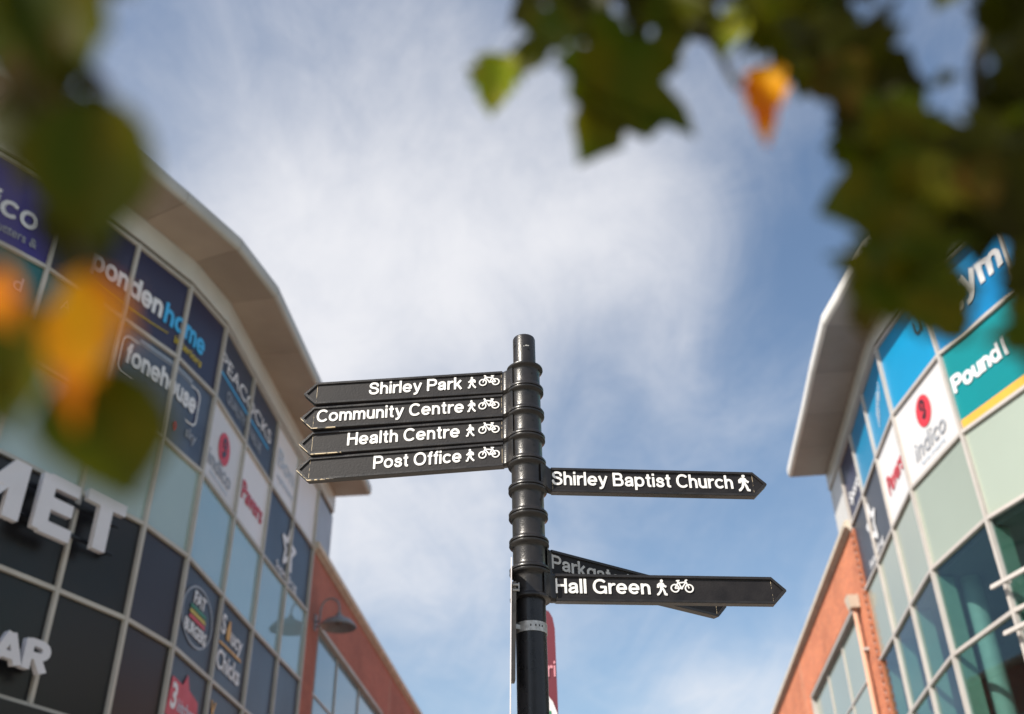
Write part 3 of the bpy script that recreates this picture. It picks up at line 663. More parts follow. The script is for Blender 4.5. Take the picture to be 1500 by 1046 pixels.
# phone shop panel: rounded outline, light band and lettering
def rrect(w_, h_, r, k=5):
    o = []
    for cx, cy, a0 in ((w_-r, h_-r, 0), (r, h_-r, 90), (r, r, 180), (w_-r, r, 270)):
        o += [(cx+r*math.cos(R(a0+90*j/k)), cy+r*math.sin(R(a0+90*j/k))) for j in range(k+1)]
    return o
def ringmesh(o1, o2, depth): return solid([o1, o2], depth)
o1 = rrect(1.78, .62, .12); o2 = [(.022+p[0]*(1.78-.044)/1.78, .022+p[1]*(.62-.044)/.62) for p in o1]
wtext(WL, PL[(1, 5)], ringmesh(o1, o2, .006), 3.99, 7.93-.04, M['txtw'], name='outline')
wtext(WL, PL[(1, 5)], solid([rrect(1.72, .56, .1)], .002), 4.02, 7.92, M['navy'], off=.004, name='inner_panel')
wtext(WL, PL[(1, 5)], T('fonehouse', .33, .006, hw=.10, width=1.58), 4.10, 8.08, M['txtw'])
wtext(WL, PL[(1, 6)], btext('sky', .24, .005, .01, width=.30), 5.55, 7.66, M['txtg'])
wtext(WL, PL[(1, 6)], shape([spl([(.2, 0), (.0, .3), (.2, .6), (.35, .3), (.2, 0)])], .06, [], .2, .004), 5.22, 7.60, M['red'], name='emblem')
for nm, z_, s_a, s_b, mm in (('streak', 8.52, 4.2, 5.6, 'txtg'), ('streak', 8.57, 4.3, 5.5, 'txtf')):
    bm = bmesh.new(); 
    for k in range(8):
        sa = s_a+(s_b-s_a)*k/8; sb_ = s_a+(s_b-s_a)*(k+1)/8
        hexa(bm, [WL.at(SL+sa, z_-.012, .004), WL.at(SL+sb_, z_-.012, .004), WL.at(SL+sb_, z_-.012, .009), WL.at(SL+sa, z_-.012, .009), WL.at(SL+sa, z_+.008, .004), WL.at(SL+sb_, z_+.008, .004), WL.at(SL+sb_, z_+.008, .009), WL.at(SL+sa, z_+.008, .009)])
    obj(nm, bm, M[mm], PL[(1, 5)])
wtext(WL, PL[(1, 3)], btext('d', .3, .004), 2.25, 8.15, M['txtg'])
wtext(WL, PL[(1, 4)], btext('Ame', .26, .004), 2.95, 8.25, M['txtg'])
wtext(WL, PL[(1, 4)], btext('y!', .26, .004), 3.35, 7.75, M['txtg'])
# clothes shop panel
wtext(WL, PL[(0, 7)], btext('PEACOCKS', .36, .005, .004, width=2.72), 6.18, 9.34, M['txtw'])
wtext(WL, PL[(0, 7)], btext('QUALITY & VALUE', .26, .004, .012, width=1.85), 6.62, 8.92, M['txtg'])
bm = bmesh.new()
for k in range(10):
    sa = 6.2+2.65*k/10; sb_ = sa+.265
    hexa(bm, [WL.at(SL+sa, 9.215, .004), WL.at(SL+sb_, 9.215, .004), WL.at(SL+sb_, 9.215, .009), WL.at(SL+sa, 9.215, .009), WL.at(SL+sa, 9.25, .004), WL.at(SL+sb_, 9.25, .004), WL.at(SL+sb_, 9.25, .009), WL.at(SL+sa, 9.25, .009)])
obj('underline', bm, M['cyan'], PL[(0, 7)])
def indico(W, par, s, z, sgn, base, k=1.0):
    wtext(W, par, solid([arc(0, 0, .25*k, .27*k, 0, 359, 2, 40)], .004), s, z, M['red'], sgn=sgn, base=base, off=.008, name='emblem')
    wtext(W, par, shape([arc(.0, .12, .10, .12, -60, 250, 2), [(.05, .0), (.10, -.12), (0, -.24), (-.10, -.16)]], .045, [(0, -.15, .05)], .62*k, .003), s, z+.02, M['black'], sgn=sgn, base=base, off=.014, name='emblem_mark')
indico(WL, PL[(1, 7)], 6.86, 8.13, 1, SL)
wtext(WL, PL[(1, 7)], btext('indico', .40, .004, .003, width=1.02), 6.30, 7.62, M['txtg'])
wtext(WL, PL[(1, 7)], btext('family shopping', .09, .003, width=.8), 6.42, 7.50, M['txtf'])
wtext(WL, PL[(1, 8)], btext('Pavers', .46, .004, .022, width=1.12), 7.86, 7.80, M['red'])
wtext(WL, PL[(0, 9)], btext('Bon', .5, .004, width=1.0), 9.45, 9.25, M['txtf'])
wtext(WL, PL[(0, 9)], btext('opticians', .2, .004, width=1.0), 9.50, 8.98, M['txtf'])
starp = [((.5 if k % 2 == 0 else .22)*math.sin(k*math.pi/5), (.5 if k % 2 == 0 else .22)*math.cos(k*math.pi/5)) for k in range(11)]
wtext(WL, PL[(1, 9)], shape([starp], .065, [], .78, .005), 10.60, 8.02, M['txtw'], name='star')
wtext(WL, PL[(1, 9)], btext('Superdrug', .21, .004, .006, width=1.30), 9.98, 7.45, M['txtw'])
# burger and chicken panels, pizza panel
par = PL[(3, 7)]
o1 = arc(0, 0, .60, .43, 0, 359, 2, 48); o2 = arc(0, 0, .57, .40, 0, 359, 2, 48)
wtext(WL, par, ringmesh(o1, o2, .005), 6.85, 5.36, M['txtg'], name='outline')
wtext(WL, par, T('FAT', .17, .005, hw=.11, width=.46) if 'F' in GL else btext('FAT', .25, .005, .03, width=.46), 6.62, 5.52, M['txtw'])
wtext(WL, par, btext('BURGERS', .24, .005, .03, width=.86), 6.42, 5.07, M['txtw'])
for k, mm in enumerate(('green', 'gold', 'red')):
    wtext(WL, par, solid([[(0, 0), (.66-.0*k, 0), (.62, .055), (.04, .055)]], .004), 6.52, 5.425-k*.075, M[mm], name='stripe')
par = PL[(3, 8)]
wtext(WL, par, btext('S', .42, .005, .02), 7.82, 5.50, M['txtw'])
wtext(WL, par, btext('ucy', .36, .005, .02, width=.56), 8.28, 5.46, M['txtw'])
wtext(WL, par, solid([[(0, 0), (.13, 0), (.16, .14), (.09, .32), (.06, .32), (-.02, .14)]], .005), 8.09, 5.46, M['yellow'], name='drumstick')
wtext(WL, par, solid([[(0, 0), (1.05, 0), (1.0, .05), (0, .035)]], .005), 7.82, 5.33, M['yellow'], name='underline')
wtext(WL, par, btext('Chicks', .40, .005, .02, width=1.08), 7.80, 4.97, M['txtw'])
par = PL[(4, 7)]
wtext(WL, par, solid([[(0, 0), (.06, .52), (.45, .50), (.58, .68), (.70, .50), (1.08, .42), (1.15, 0)]], .005), 6.25, 3.85, M['red'], name='emblem')
wtext(WL, par, btext('3', .46, .004, .03), 6.36, 3.98, M['txtw'], off=.018)
wtext(WL, par, btext('kitchens', .24, .004, .01, width=.7), 6.62, 3.98, M['txtf'], off=.018)
wtext(WL, PL[(4, 8)], btext('V', .3, .004, .03), 7.84, 4.26, M['yellow'])
# raised letters on rails
def block_letter(ch, W, s, z, cap, wid, off0, off1, m_, par, base=SL, hw=.10):
    me, _ = stext(ch, cap, off1-off0, hw=hw, width=wid)
    return obj('sign_letter', W.text(me, base+s, z, off0, 1), m_, par, 'raised pale grey letter ' + ch)
for ch, s, wd, z in (('M', 2.12, .86, 5.16), ('E', 3.20, .52, 5.19), ('T', 3.83, .60, 5.25)):
    block_letter(ch, WL, s, z-.01, .70, wd, .21, .29, M['chan'], LB, hw=.112)
for ch, s, wd in (('B', 2.76, .30), ('A', 3.12, .34), ('R', 3.50, .30)):
    block_letter(ch, WL, s, 3.63, .33, wd, .21, .29, M['chan'], LB, hw=.12)
for z_, s1 in ((5.72, 4.5), (5.34, 4.5), (3.88, 3.8), (3.70, 3.8)):
    bm = bmesh.new(); prev = None
    for k in range(12):
        sa = 0.3+(s1-.3)*k/12; sb_ = 0.3+(s1-.3)*(k+1)/12
        hexa(bm, [WL.at(SL+sa, z_, .10), WL.at(SL+sb_, z_, .10), WL.at(SL+sb_, z_, .138), WL.at(SL+sa, z_, .138), WL.at(SL+sa, z_+.04, .10), WL.at(SL+sb_, z_+.04, .10), WL.at(SL+sb_, z_+.04, .138), WL.at(SL+sa, z_+.04, .138)])
    for k in range(5):
        s_k = .9+k*(s1-1.0)/4
        hexa(bm, [WL.at(SL+s_k, z_+.005, -.0), WL.at(SL+s_k+.05, z_+.005, .0), WL.at(SL+s_k+.05, z_+.005, .11), WL.at(SL+s_k, z_+.005, .11), WL.at(SL+s_k, z_+.035, .0), WL.at(SL+s_k+.05, z_+.035, .0), WL.at(SL+s_k+.05, z_+.035, .11), WL.at(SL+s_k, z_+.035, .11)])
    obj('sign_rail', bm, M['rail'], LB)
obj('shop_band', WL.strip(0, 11, [(0.0, 2.95), (0.16, 2.95), (0.16, 3.30), (0.0, 3.30)]), M['black'], LB)

# wall lamp on the brick pier
def wall_lamp(P, d, n, s, z, label):
    r_ = thing('wall_lamp', label, 'lamp', P(s, z, 0))
    bm = bmesh.new(); pts = []
    c = P(s, z, 0)
    bar(bm, P(s, z-.16, .015), P(s, z+.16, .015), .09, .03, up=n)
    obj('mounting_plate', bm, M['lampm'], r_)
    bm = bmesh.new()
    path = [(0.0, .02), (.10, .02), (.10, .14), (.11, .30), (.16, .42), (.26, .49), (.38, .47), (.46, .38), (.49, .26), (.49, .17)]
    path = spl(path, 4)
    tube(bm, [P(s, z+q[1], q[0]) for q in path], .020, 8)
    tube(bm, [P(s, z-.08, 0.0), P(s, z-.08, .10), P(s, z+.02, .10)], .016, 8)
    o = obj('arm', bm, M['lampm'], r_, smooth=True)
    q = P(s, z, .49); cx, cy = q.x, q.y; z0 = z-.10
    bm = bmesh.new()
    lathe(bm, cx, cy, [(.360, z0-.02), (.363, z0+.005), (.345, z0+.02), (.315, z0+.065), (.25, z0+.125), (.15, z0+.170), (.095, z0+.18), (.09, z0+.22), (.05, z0+.235), (.045, z0+.29), (.0001, z0+.30)], 36)
    lathe(bm, cx, cy, [(.360, z0-.02), (.335, z0+.005), (.29, z0+.06), (.20, z0+.12), (.11, z0+.155), (.0001, z0+.16)], 36)
    o = obj('lamp_shade', bm, M['lampm'], r_); smooth_angle(o, 40)
    bm = bmesh.new(); lathe(bm, cx, cy, [(.0001, z0+.03), (.05, z0+.045), (.07, z0+.09), (.05, z0+.15)], 20)
    obj('bulb_cover', bm, M['lampin'], o, smooth=True)
    return r_
wall_lamp(P_L, dL, nL, 0.55, 7.33, 'grey dome wall lamp on a swan neck arm fixed to the shaded brick pier')

# ------------------------------------------------------------------ right building
RB = thing('retail_building', 'sunlit retail building on the right with blue and teal sign panels and orange brick', 'building', (8.5, 14, -1.6))
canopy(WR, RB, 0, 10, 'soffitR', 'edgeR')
grid_frame(WR, RB, 9, M['frameR'])
o0 = ['blue2', 'blue2', 'blue2', 'blue2', 'blue2', 'blue', 'blue', 'blue', 'navy']
o0[4] = 'blue2'
# columns: index 4 = (7.0,11.45)-(6.43,13.06), index 5 = (6.43,13.06)-(6.25,14.81), ...
o1_ = ['tealR']*5+['whiteV', 'whiteV', 'slateR', 'slateR']
PR = {}
for i in range(9):
    for r, o_ in enumerate((o0, o1_, ['spanR']*9, ['glass']*9, ['glass']*9, ['glass']*9, ['glass']*9)):
        mn = o_[i]
        th = 0.012 if mn == 'glass' else 0.025
        PR[(r, i)] = obj(nm_of.get(mn, 'sign_panel'), WR.panel(i, ROWS[r+1], ROWS[r], 0.0, th), M[mn], RB, lb_of.get(mn))
obj('end_cladding', WR.panel(9, 8.86, 10.08, 0.0, 0.03), M['cladR'], RB)
obj('corner_post', WR.mul(10, 8.86, 10.08, 0.05, -0.25, 0.0), M['cladR'], RB)
kw = dict(sgn=-1, base=SR)
wtext(WR, PR[(0, 4)], T('gym', .48, .006, hw=.10, width=1.25), 4.32, 9.20, M['txtw'], **kw)
wtext(WR, PR[(0, 5)], T('u', .36, .005, hw=.05, width=.28), 5.15, 9.34, M['slateL'], **kw)
wtext(WR, PR[(1, 4)], T('Pound', .27, .006, hw=.11, width=.99), 4.59, 7.95, M['txtw'], **kw)
wtext(WR, PR[(1, 4)], T('l', .27, .006, hw=.11, width=.05), 3.52, 7.95, M['txtw'], **kw)
bm = bmesh.new()
hexa(bm, [WR.at(SR+3.02, 7.375, .003), WR.at(SR+4.63, 7.375, .003), WR.at(SR+4.63, 7.375, .008), WR.at(SR+3.02, 7.375, .008), WR.at(SR+3.02, 7.52, .003), WR.at(SR+4.63, 7.52, .003), WR.at(SR+4.63, 7.52, .008), WR.at(SR+3.02, 7.52, .008)])
obj('yellow_stripe', bm, M['yellow'], PR[(1, 4)])
indico(WR, PR[(1, 5)], 5.52, 8.22, -1, SR, 0.95)
wtext(WR, PR[(1, 5)], btext('indico', .42, .004, .003, width=1.06, shear=.2), 6.08, 7.62, M['txtg'], **kw)
wtext(WR, PR[(1, 5)], btext('family shopping', .09, .003, width=.8), 5.95, 7.50, M['txtf'], **kw)
wtext(WR, PR[(1, 6)], btext('Pavers', .44, .004, .022, width=1.10), 7.66, 7.82, M['red'], **kw)
wtext(WR, PR[(1, 7)], shape([starp], .065, [], .78, .005), 9.28, 8.02, M['txtw'], name='star', **kw)
wtext(WR, PR[(1, 7)], btext('Superdrug', .21, .004, .006, width=1.34), 10.05, 7.47, M['txtw'], **kw)
dots = []
for a_ in range(9):
    for b3 in range(12):
        if b3 > 1.25*a_-1 and b3 < 5+a_*.8: dots.append(arc(a_*.06, b3*.06-.1*(a_ > 5), .02, .02, 0, 359, 2, 8))
wtext(WR, PR[(0, 6)], solid(dots, .004), 7.30, 8.98, M['txtw'], name='dot_pattern', **kw)
wtext(WR, PR[(0, 8)], btext('Sports', .34, .005, .02, width=1.05), 10.50, 9.0, M['txtw'], **kw)
# rails of raised letters at the near end
for z_ in (5.02, 4.40):
    bm = bmesh.new()
    for k in range(6):
        sa = 4.77-k*.8; sb_ = sa-.8
        hexa(bm, [WR.at(SR+sa, z_, .16), WR.at(SR+sb_, z_, .16), WR.at(SR+sb_, z_, .21), WR.at(SR+sa, z_, .21), WR.at(SR+sa, z_+.055, .16), WR.at(SR+sb_, z_+.055, .16), WR.at(SR+sb_, z_+.055, .20), WR.at(SR+sa, z_+.055, .20)])
    hexa(bm, [WR.at(SR+4.54, z_+.01, .05), WR.at(SR+4.58, z_+.01, .05), WR.at(SR+4.58, z_+.01, .16), WR.at(SR+4.54, z_+.01, .16), WR.at(SR+4.54, z_+.05, .05), WR.at(SR+4.58, z_+.05, .05), WR.at(SR+4.58, z_+.05, .16), WR.at(SR+4.54, z_+.05, .16)])
    bmesh.ops.recalc_face_normals(bm, faces=bm.faces)
    obj('sign_rail', bm, M['frameR'], RB)
# interior seen through the glass: soffit, beams, columns, back wall
q = [WR.v(i, 0, -0.07) for i in range(11)]
bm = bmesh.new(); prism(bm, [(p.x, p.y) for p in q]+[(20, 20.45), (20, 7.2)], 6.03, 10.45); obj('upper_core', bm, M['core'], RB)
bm = bmesh.new(); prism(bm, [(p.x, p.y) for p in q]+[(20, 20.45), (20, 7.2)], 5.90, 6.02); obj('ceiling', bm, M['ceiling'], RB)
q2 = [WR.v(i, 0, -4.2) for i in range(3, 11)]
bm = bmesh.new(); prism(bm, [(p.x, p.y) for p in q2]+[(20, 20.45), (20, 9)], -1.6, 5.88); obj('back_wall', bm, M['dark'], RB)
obj('ceiling_beam', WR.strip(0, 9, [(-1.9, 5.55), (-1.5, 5.55), (-1.5, 5.895), (-1.9, 5.895)]), M['ceiling'], RB)
obj('floor_edge', WR.strip(0, 9, [(-4.1, 3.30), (-.35, 3.30), (-.35, 3.42), (-4.1, 3.42)]), M['ceiling'], RB)
for i in (2, 4, 6, 8):
    bm = bmesh.new(); c_ = WR.v(i, 0, -0.55); c_ = c_+(WR.p[i+1]-WR.p[i]).normalized()*.12
    lathe(bm, c_.x, c_.y, [(.15, -1.6), (.15, 5.90)], 28); obj('column', bm, M['column'], RB, smooth=True)
for i in range(0, 10):
    obj('inner_fin', WR.mul(i, 3.45, 5.88, 0.05, -0.26, -0.035), M['reveal'], RB)
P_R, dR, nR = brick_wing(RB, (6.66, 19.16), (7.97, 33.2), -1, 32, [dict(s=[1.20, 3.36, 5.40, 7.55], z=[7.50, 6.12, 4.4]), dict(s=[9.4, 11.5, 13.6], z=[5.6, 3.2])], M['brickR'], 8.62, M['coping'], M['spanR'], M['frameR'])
bm = bmesh.new(); a = P_R(0.02, 0, -0.31); b2 = P_R(32, 0, -0.31)
prism(bm, [(a.x, a.y), (b2.x, b2.y), (20, 52), (20, 19.5)], -1.6, 8.5); obj('wing_core', bm, M['core'], RB)
# toothed brick edge beside the glass
bm = bmesh.new()
for k in range(int((8.6+1.6)/.15)):
    z0 = -1.6+k*.15
    a = [P_R(-.10, z0, -.1), P_R(-.003, z0, -.1), P_R(-.003, z0, .03), P_R(-.10, z0, .03)]
    hexa(bm, a+[v_+Vector((0, 0, .075)) for v_ in a])
for k in range(int((8.6+1.6)/.15)):
    z0 = -1.6+k*.15+.077
    a = [P_R(-.10, z0, -.1), P_R(-.003, z0, -.1), P_R(-.003, z0, .004), P_R(-.10, z0, .004)]
    hexa(bm, a+[v_+Vector((0, 0, .071)) for v_ in a])
bmesh.ops.recalc_face_normals(bm, faces=bm.faces)
M['brickS'] = mat('brick_solid', (0.46, 0.155, 0.08), 0.85, nscale=9, namt=0.35)
obj('toothed_edge', bm, M['brickS'], RB)
# rainwater pipe with hopper
M['pipe'] = mat('pipe_terracotta', (0.62, 0.36, 0.25), 0.35, nscale=6, namt=0.15)
dp = obj('downpipe', bmesh.new(), M['pipe'], RB)
bm = bmesh.new(); tube(bm, [P_R(.62, 7.25, .10), P_R(.62, 3.0, .10), P_R(.62, -1.6, .10)], .045, 14); bm.to_mesh(dp.data); bm.free()
for p_ in dp.data.polygons: p_.use_smooth = True
bm = bmesh.new()
a = [P_R(.50, 7.22, .01), P_R(.74, 7.22, .01), P_R(.74, 7.22, .19), P_R(.50, 7.22, .19)]; b3 = [P_R(.46, 7.46, .01), P_R(.78, 7.46, .01), P_R(.78, 7.46, .23), P_R(.46, 7.46, .23)]
hexa(bm, a+b3); bmesh.ops.recalc_face_normals(bm, faces=bm.faces); obj('hopper', bm, M['coping'], dp)
bm = bmesh.new()
for z_ in (6.4, 4.9, 3.4, 1.6): bar(bm, P_R(.52, z_, .05), P_R(.72, z_, .05), .12, .05)
obj('pipe_bracket', bm, M['frameR'], dp)

# ------------------------------------------------------------------ the fingerpost
PX, PY = 0.052, 3.67
FP = thing('fingerpost', 'black fingerpost with stacked collars and white lettered arms pointing left and right', 'signpost', (PX, PY, -1.6))
bm = bmesh.new(); lathe(bm, PX, PY, [(.095, -1.6), (.095, -1.2), (.06, -1.12), (.0558, -1.1), (.0558, 1.39)], 48, bot=True)
o = obj('pole', bm, M['pole'], FP); smooth_angle(o, 30)
bm = bmesh.new(); lathe(bm, PX, PY, [(.0470, 2.38), (.0475, 2.549), (.0455, 2.555), (.0001, 2.556)], 48)
o = obj('pole_cap', bm, M['post'], FP); smooth_angle(o, 30)
def disc_on(bm, ang, z, r, rad, th=.003):
    a = R(ang); n_ = Vector((math.cos(a), math.sin(a), 0)); t_ = Vector((-n_.y, n_.x, 0)); c_ = Vector((PX, PY, z))+n_*rad
    f = [bm.verts.new(c_+t_*math.cos(2*math.pi*k/12)*r+Vector((0, 0, math.sin(2*math.pi*k/12)*r))+n_*th) for k in range(12)]
    g_ = [bm.verts.new(v_.co-n_*th*2) for v_ in f]
    bm.faces.new(f)
    for k in range(12): bm.faces.new((g_[k], g_[(k+1) % 12], f[(k+1) % 12], f[k]))
bm = bmesh.new(); disc_on(bm, 212, 2.508, .006, .0472, .002); disc_on(bm, 292, 2.478, .004, .0472, .002); obj('bolt_hole', bm, M['hole'], FP)
bm = bmesh.new()
for k in range(6):
    disc_on(bm, 277+k*3.2, 2.494+.0015*(k % 2), .0022, .0473, .0006)
disc_on(bm, 268, 2.491, .0018, .0473, .0006)
obj('chipped_paint', bm, M['dull'], FP)
CH = .1127; rb, rl = .0620, .0752
cent = [2.345-CH*k for k in range(9)]
def collar_bm(zc):
    bm = bmesh.new(); z0 = zc-CH/2+.001; z1 = zc+CH/2-.001
    prof = [(.050, z0), (rl-.003, z0), (rl, z0+.002), (rl+.0005, z0+.008), (rl-.002, z0+.0125), (rb+.004, z0+.015), (rb+.001, z0+.020), (rb, z0+.030), (rb, z1-.030), (rb+.001, z1-.020), (rb+.004, z1-.015), (rl-.002, z1-.0125), (rl+.0005, z1-.008), (rl, z1-.002), (rl-.003, z1), (.050, z1)]
    lathe(bm, PX, PY, prof, 64); return bm
WHITE = M['white']
def place(me, O, e1, n_, zc, x, z, y):
    # me lies in its own xy plane with thickness along z: x -> e1, y -> up, z -> n_
    mt = Matrix((( e1.x, 0, n_.x, O.x+e1.x*x+n_.x*y), (e1.y, 0, n_.y, O.y+e1.y*x+n_.y*y), (0, 1, 0, zc+z), (0, 0, 0, 1)))
    me.transform(mt)
    if mt.to_3x3().determinant() < 0: me.flip_normals()
    return me
def finger(k, az, L, txt, t0, t1, ped=None, bike=None, cap=.0585, flip=False, worn_=0.0, wm=WHITE, dz=-.005, ph=.051, pz=-.0205, label=None):
    zc = cent[k]; a = R(az); ax = Vector((math.cos(a), math.sin(a), 0)); O = Vector((PX, PY, 0))
    e1 = ax if ax.x > 0 else -ax; n_ = Vector((e1.y, -e1.x, 0)); sd = 1 if ax.x > 0 else -1
    root = obj('finger_arm', collar_bm(zc), M['post'], FP, label); smooth_angle(root, 50)
    z0 = zc+dz; H = .0530; tip = .052; xb0 = .093
    def at(x, z, y): return O+ax*x+n_*y+Vector((0, 0, z0+z))
    bm = bmesh.new()
    out = [(xb0, -H), (L-tip, -H), (L-.002, -.003), (L-.002, .003), (L-tip, H), (xb0, H)]
    th = .015; rim = .0075; rz = .0100
    inn = [(xb0, -H+rz), (L-tip-rim*.4, -H+rz), (L-rim*1.9, 0), (L-rim*1.9, 0), (L-tip-rim*.4, H-rz), (xb0, H-rz)]
    # two faces with raised border, recessed field
    for s in (1, -1):
        vo = [bm.verts.new(at(x, z, s*th)) for x, z in out]
        ch = [bm.verts.new(at(x*.0+x, z*.965, s*(th+.0012))) for x, z in out]
        vi = [bm.verts.new(at(x, z, s*(th+.0012))) for x, z in inn]
        vr = [bm.verts.new(at(x-.001*(x > .2), z*.96, s*(th-.0048))) for x, z in inn]
        for A_, B_ in ((vo, ch), (ch, vi), (vi, vr)):
            for i in range(5): bm.faces.new((A_[i], A_[i+1], B_[i+1], B_[i]))
        f = bm.faces.new(vr); f.material_index = 1
        if s == 1: top = vo
        else: bot = vo
    for i in range(5): bm.faces.new((top[i], top[i+1], bot[i+1], bot[i]))
    # neck: the arm swells into the collar
    secs = [(xb0, H, th, .001), (.089, H+.0003, .0152, 0), (.083, H+.001, .0165, 0), (.077, H+.002, .020, 0), (.070, CH/2-.003, .026, 0), (.060, CH/2-.002, .041, 0), (.048, CH/2-.002, .052, 0)]
    rings = []
    for x, hh, tt, _ in secs:
        q_ = min(1, max(0, (.089-x)/.018)); up = hh-dz*q_; dn = hh+dz*q_
        rings.append([bm.verts.new(at(x, z, y)) for z, y in ((-dn, -tt*.5), (-dn+.010, -tt), (-dn+.016, -tt*.93), (up-.016, -tt*.93), (up-.010, -tt), (up, -tt*.5), (up, tt*.5), (up-.010, tt), (up-.016, tt*.93), (-dn+.016, tt*.93), (-dn+.010, tt), (-dn, tt*.5))])
    for A_, B_ in zip(rings, rings[1:]):
        n0 = len(A_)
        for i in range(n0): bm.faces.new((A_[i], A_[(i+1) % n0], B_[(i+1) % n0], B_[i]))
    bm.faces.new(rings[0])
    # scribed joint line near the tip
    bmesh.ops.remove_doubles(bm, verts=bm.verts, dist=1e-5)
    bmesh.ops.recalc_face_normals(bm, faces=bm.faces)
    pl = obj('plate', bm, [M['post'], M['face']], root); smooth_angle(pl, 28)
    fz = th-.0047
    bm = bmesh.new(); 
    for s in (1,):
        xx = L-tip-.004
        hexa(bm, [at(xx, -H+.013, fz-.001), at(xx+.0012, -H+.013, fz-.001), at(xx+.0012, -H+.013, fz+.0006), at(xx, -H+.013, fz+.0006), at(xx, H-.013, fz-.001), at(xx+.0012, H-.013, fz-.001), at(xx+.0012, H-.013, fz+.0006), at(xx, H-.013, fz+.0006)])
        xx = xb0+.004
        hexa(bm, [at(xx, -H+.013, fz-.001), at(xx+.0010, -H+.013, fz-.001), at(xx+.0010, -H+.013, fz+.0005), at(xx, -H+.013, fz+.0005), at(xx, H-.013, fz-.001), at(xx+.001, H-.013, fz-.001), at(xx+.001, H-.013, fz+.0005), at(xx, H-.013, fz+.0005)])
    obj('joint_line', bm, M['worn'], pl)
    if worn_:
        bm = bmesh.new()
        P0 = [(L-tip-worn_, -H), (L-tip, -H), (L-.002, -.003), (L-.001, .004)]
        for (xa, za), (xb, zb) in zip(P0, P0[1:]):
            vv = [at(xa, za, th-.004), at(xb, zb, th-.004), at(xb, zb, th+.0022), at(xa, za, th+.0022)]
            up = Vector((0, 0, .0026)); dn = Vector((0, 0, -.0006))
            hexa(bm, [v_+dn for v_ in vv]+[v_+up for v_ in vv])
        bmesh.ops.recalc_face_normals(bm, faces=bm.faces)
        obj('worn_edge', bm, M['worn'], pl)
    # lettering
    me, _ = stext(txt, cap, .0028, width=abs(t1-t0), bevel=.0)
    xs = min(sd*t0, sd*t1)
    obj('lettering', place(me, O, e1, n_, z0, xs, -.0215, fz), wm, root)
    if ped is not None:
        me = ped_shape(ph*1.06, .0034, flip); obj('pedestrian_symbol', place(me, O, e1, n_, z0, sd*ped-.0275*ph/.051, pz, fz), wm, root)
    if bike is not None:
        me = bike_shape(.0505, .0034, flip); obj('bicycle_symbol', place(me, O, e1, n_, z0, sd*bike-.0434, -.013, fz), wm, root)
    bm = bmesh.new(); disc_on(bm, 297 if sd < 0 else 248, zc+.004, .0042, rb-.001, .0016)
    if sd > 0: disc_on(bm, 318, zc-.004, .0036, rb-.001, .0016)
    obj('grub_screw', bm, M['hole'], root)
    return root
finger(0, 175.3, .934, 'Shirley Park', .657, .262, .221, .148, flip=True, worn_=.0, label='top arm pointing left')
finger(1, 174.6, .940, 'Community Centre', .872, .254, .222, .150, flip=True, worn_=.10, label='second arm pointing left')
finger(2, 173.6, .940, 'Health Centre', .737, .270, .227, .150, flip=True, worn_=.13, label='third arm pointing left')
finger(3, 172.9, .944, 'Post Office', .623, .262, .227, .150, flip=True, worn_=.11, label='fourth arm pointing left')
finger(4, 5.0, .955, 'Shirley Baptist Church', .094, .818, .864, None, cap=.0585, dz=-.012, ph=.068, pz=-.030, label='upper arm pointing right')
for k in (5, 6):
    r_ = obj('collar', collar_bm(cent[k]), M['post'], FP); smooth_angle(r_, 50)
    bm = bmesh.new(); disc_on(bm, 250, cent[k]+.004, .0042, rb-.001, .0016); disc_on(bm, 320, cent[k], .0042, rb-.001, .0016); obj('grub_screw', bm, M['hole'], r_)
finger(7, 34.0, .985, 'Parkgate', .092, .425, .465, None, wm=M['dull'], cap=.0565, dz=-.001, label='arm pointing away to the right behind another')
finger(8, 4.9, .962, 'Hall Green', .090, .446, .491, .566, cap=.0565, dz=-.004, ph=.057, pz=-.024, label='lowest arm pointing right')

# plate sign strapped to the pole, seen edge on
PS = thing('plate_sign', 'thin pale sign plate seen edge on, strapped to the left of the fingerpost pole', 'sign', (-.03, 3.62, .5))
bm = bmesh.new()
tx = Vector((-0.012, 0, 0))
def slab(bm, xt, xb, zt, zb, y0, y1, th):
    hexa(bm, [(xb-th, y0, zb), (xb, y0, zb), (xb-.004, y1, zb), (xb-th-.004, y1, zb), (xt-th, y0, zt), (xt, y0, zt), (xt-.004, y1, zt), (xt-th-.004, y1, zt)])
slab(bm, -.0130, -.0335, 1.50, .50, 3.52, 3.92, .004)
obj('plate', bm, M['plate'], PS)
bm = bmesh.new(); slab(bm, .0015, -.0075, 1.44, 1.082, 3.60, 3.64, .014); obj('channel', bm, M['alu'], PS)
bm = bmesh.new()
for z_ in (1.405, 1.425): tube(bm, [(-.012, 3.595, z_), (.012, 3.595, z_)], .0045, 8)
tube(bm, [(.010, 3.595, 1.40), (.010, 3.595, 1.432)], .003, 8)
obj('bolt', bm, M['steel'], PS)
bm = bmesh.new()
seg = 40
def strap_pt(a, r, z): return (PX+r*math.cos(a), PY+r*math.sin(a), z)
A0, A1 = R(200), R(200+330); prev = None
for k in range(seg+1):
    a = A0+(A1-A0)*k/seg
    ring = [bm.verts.new(strap_pt(a, r, z)) for r, z in ((.0562, 1.262), (.0582, 1.262), (.0582, 1.298), (.0562, 1.298))]
    if prev:
        for i in range(4): bm.faces.new((prev[i], prev[(i+1) % 4], ring[(i+1) % 4], ring[i]))
    prev = ring
bar(bm, (.018, 3.632, 1.278), (-.006, 3.615, 1.278), .004, .016)
bmesh.ops.recalc_face_normals(bm, faces=bm.faces)
st = obj('strap', bm, M['steel'], PS)
bm = bmesh.new()
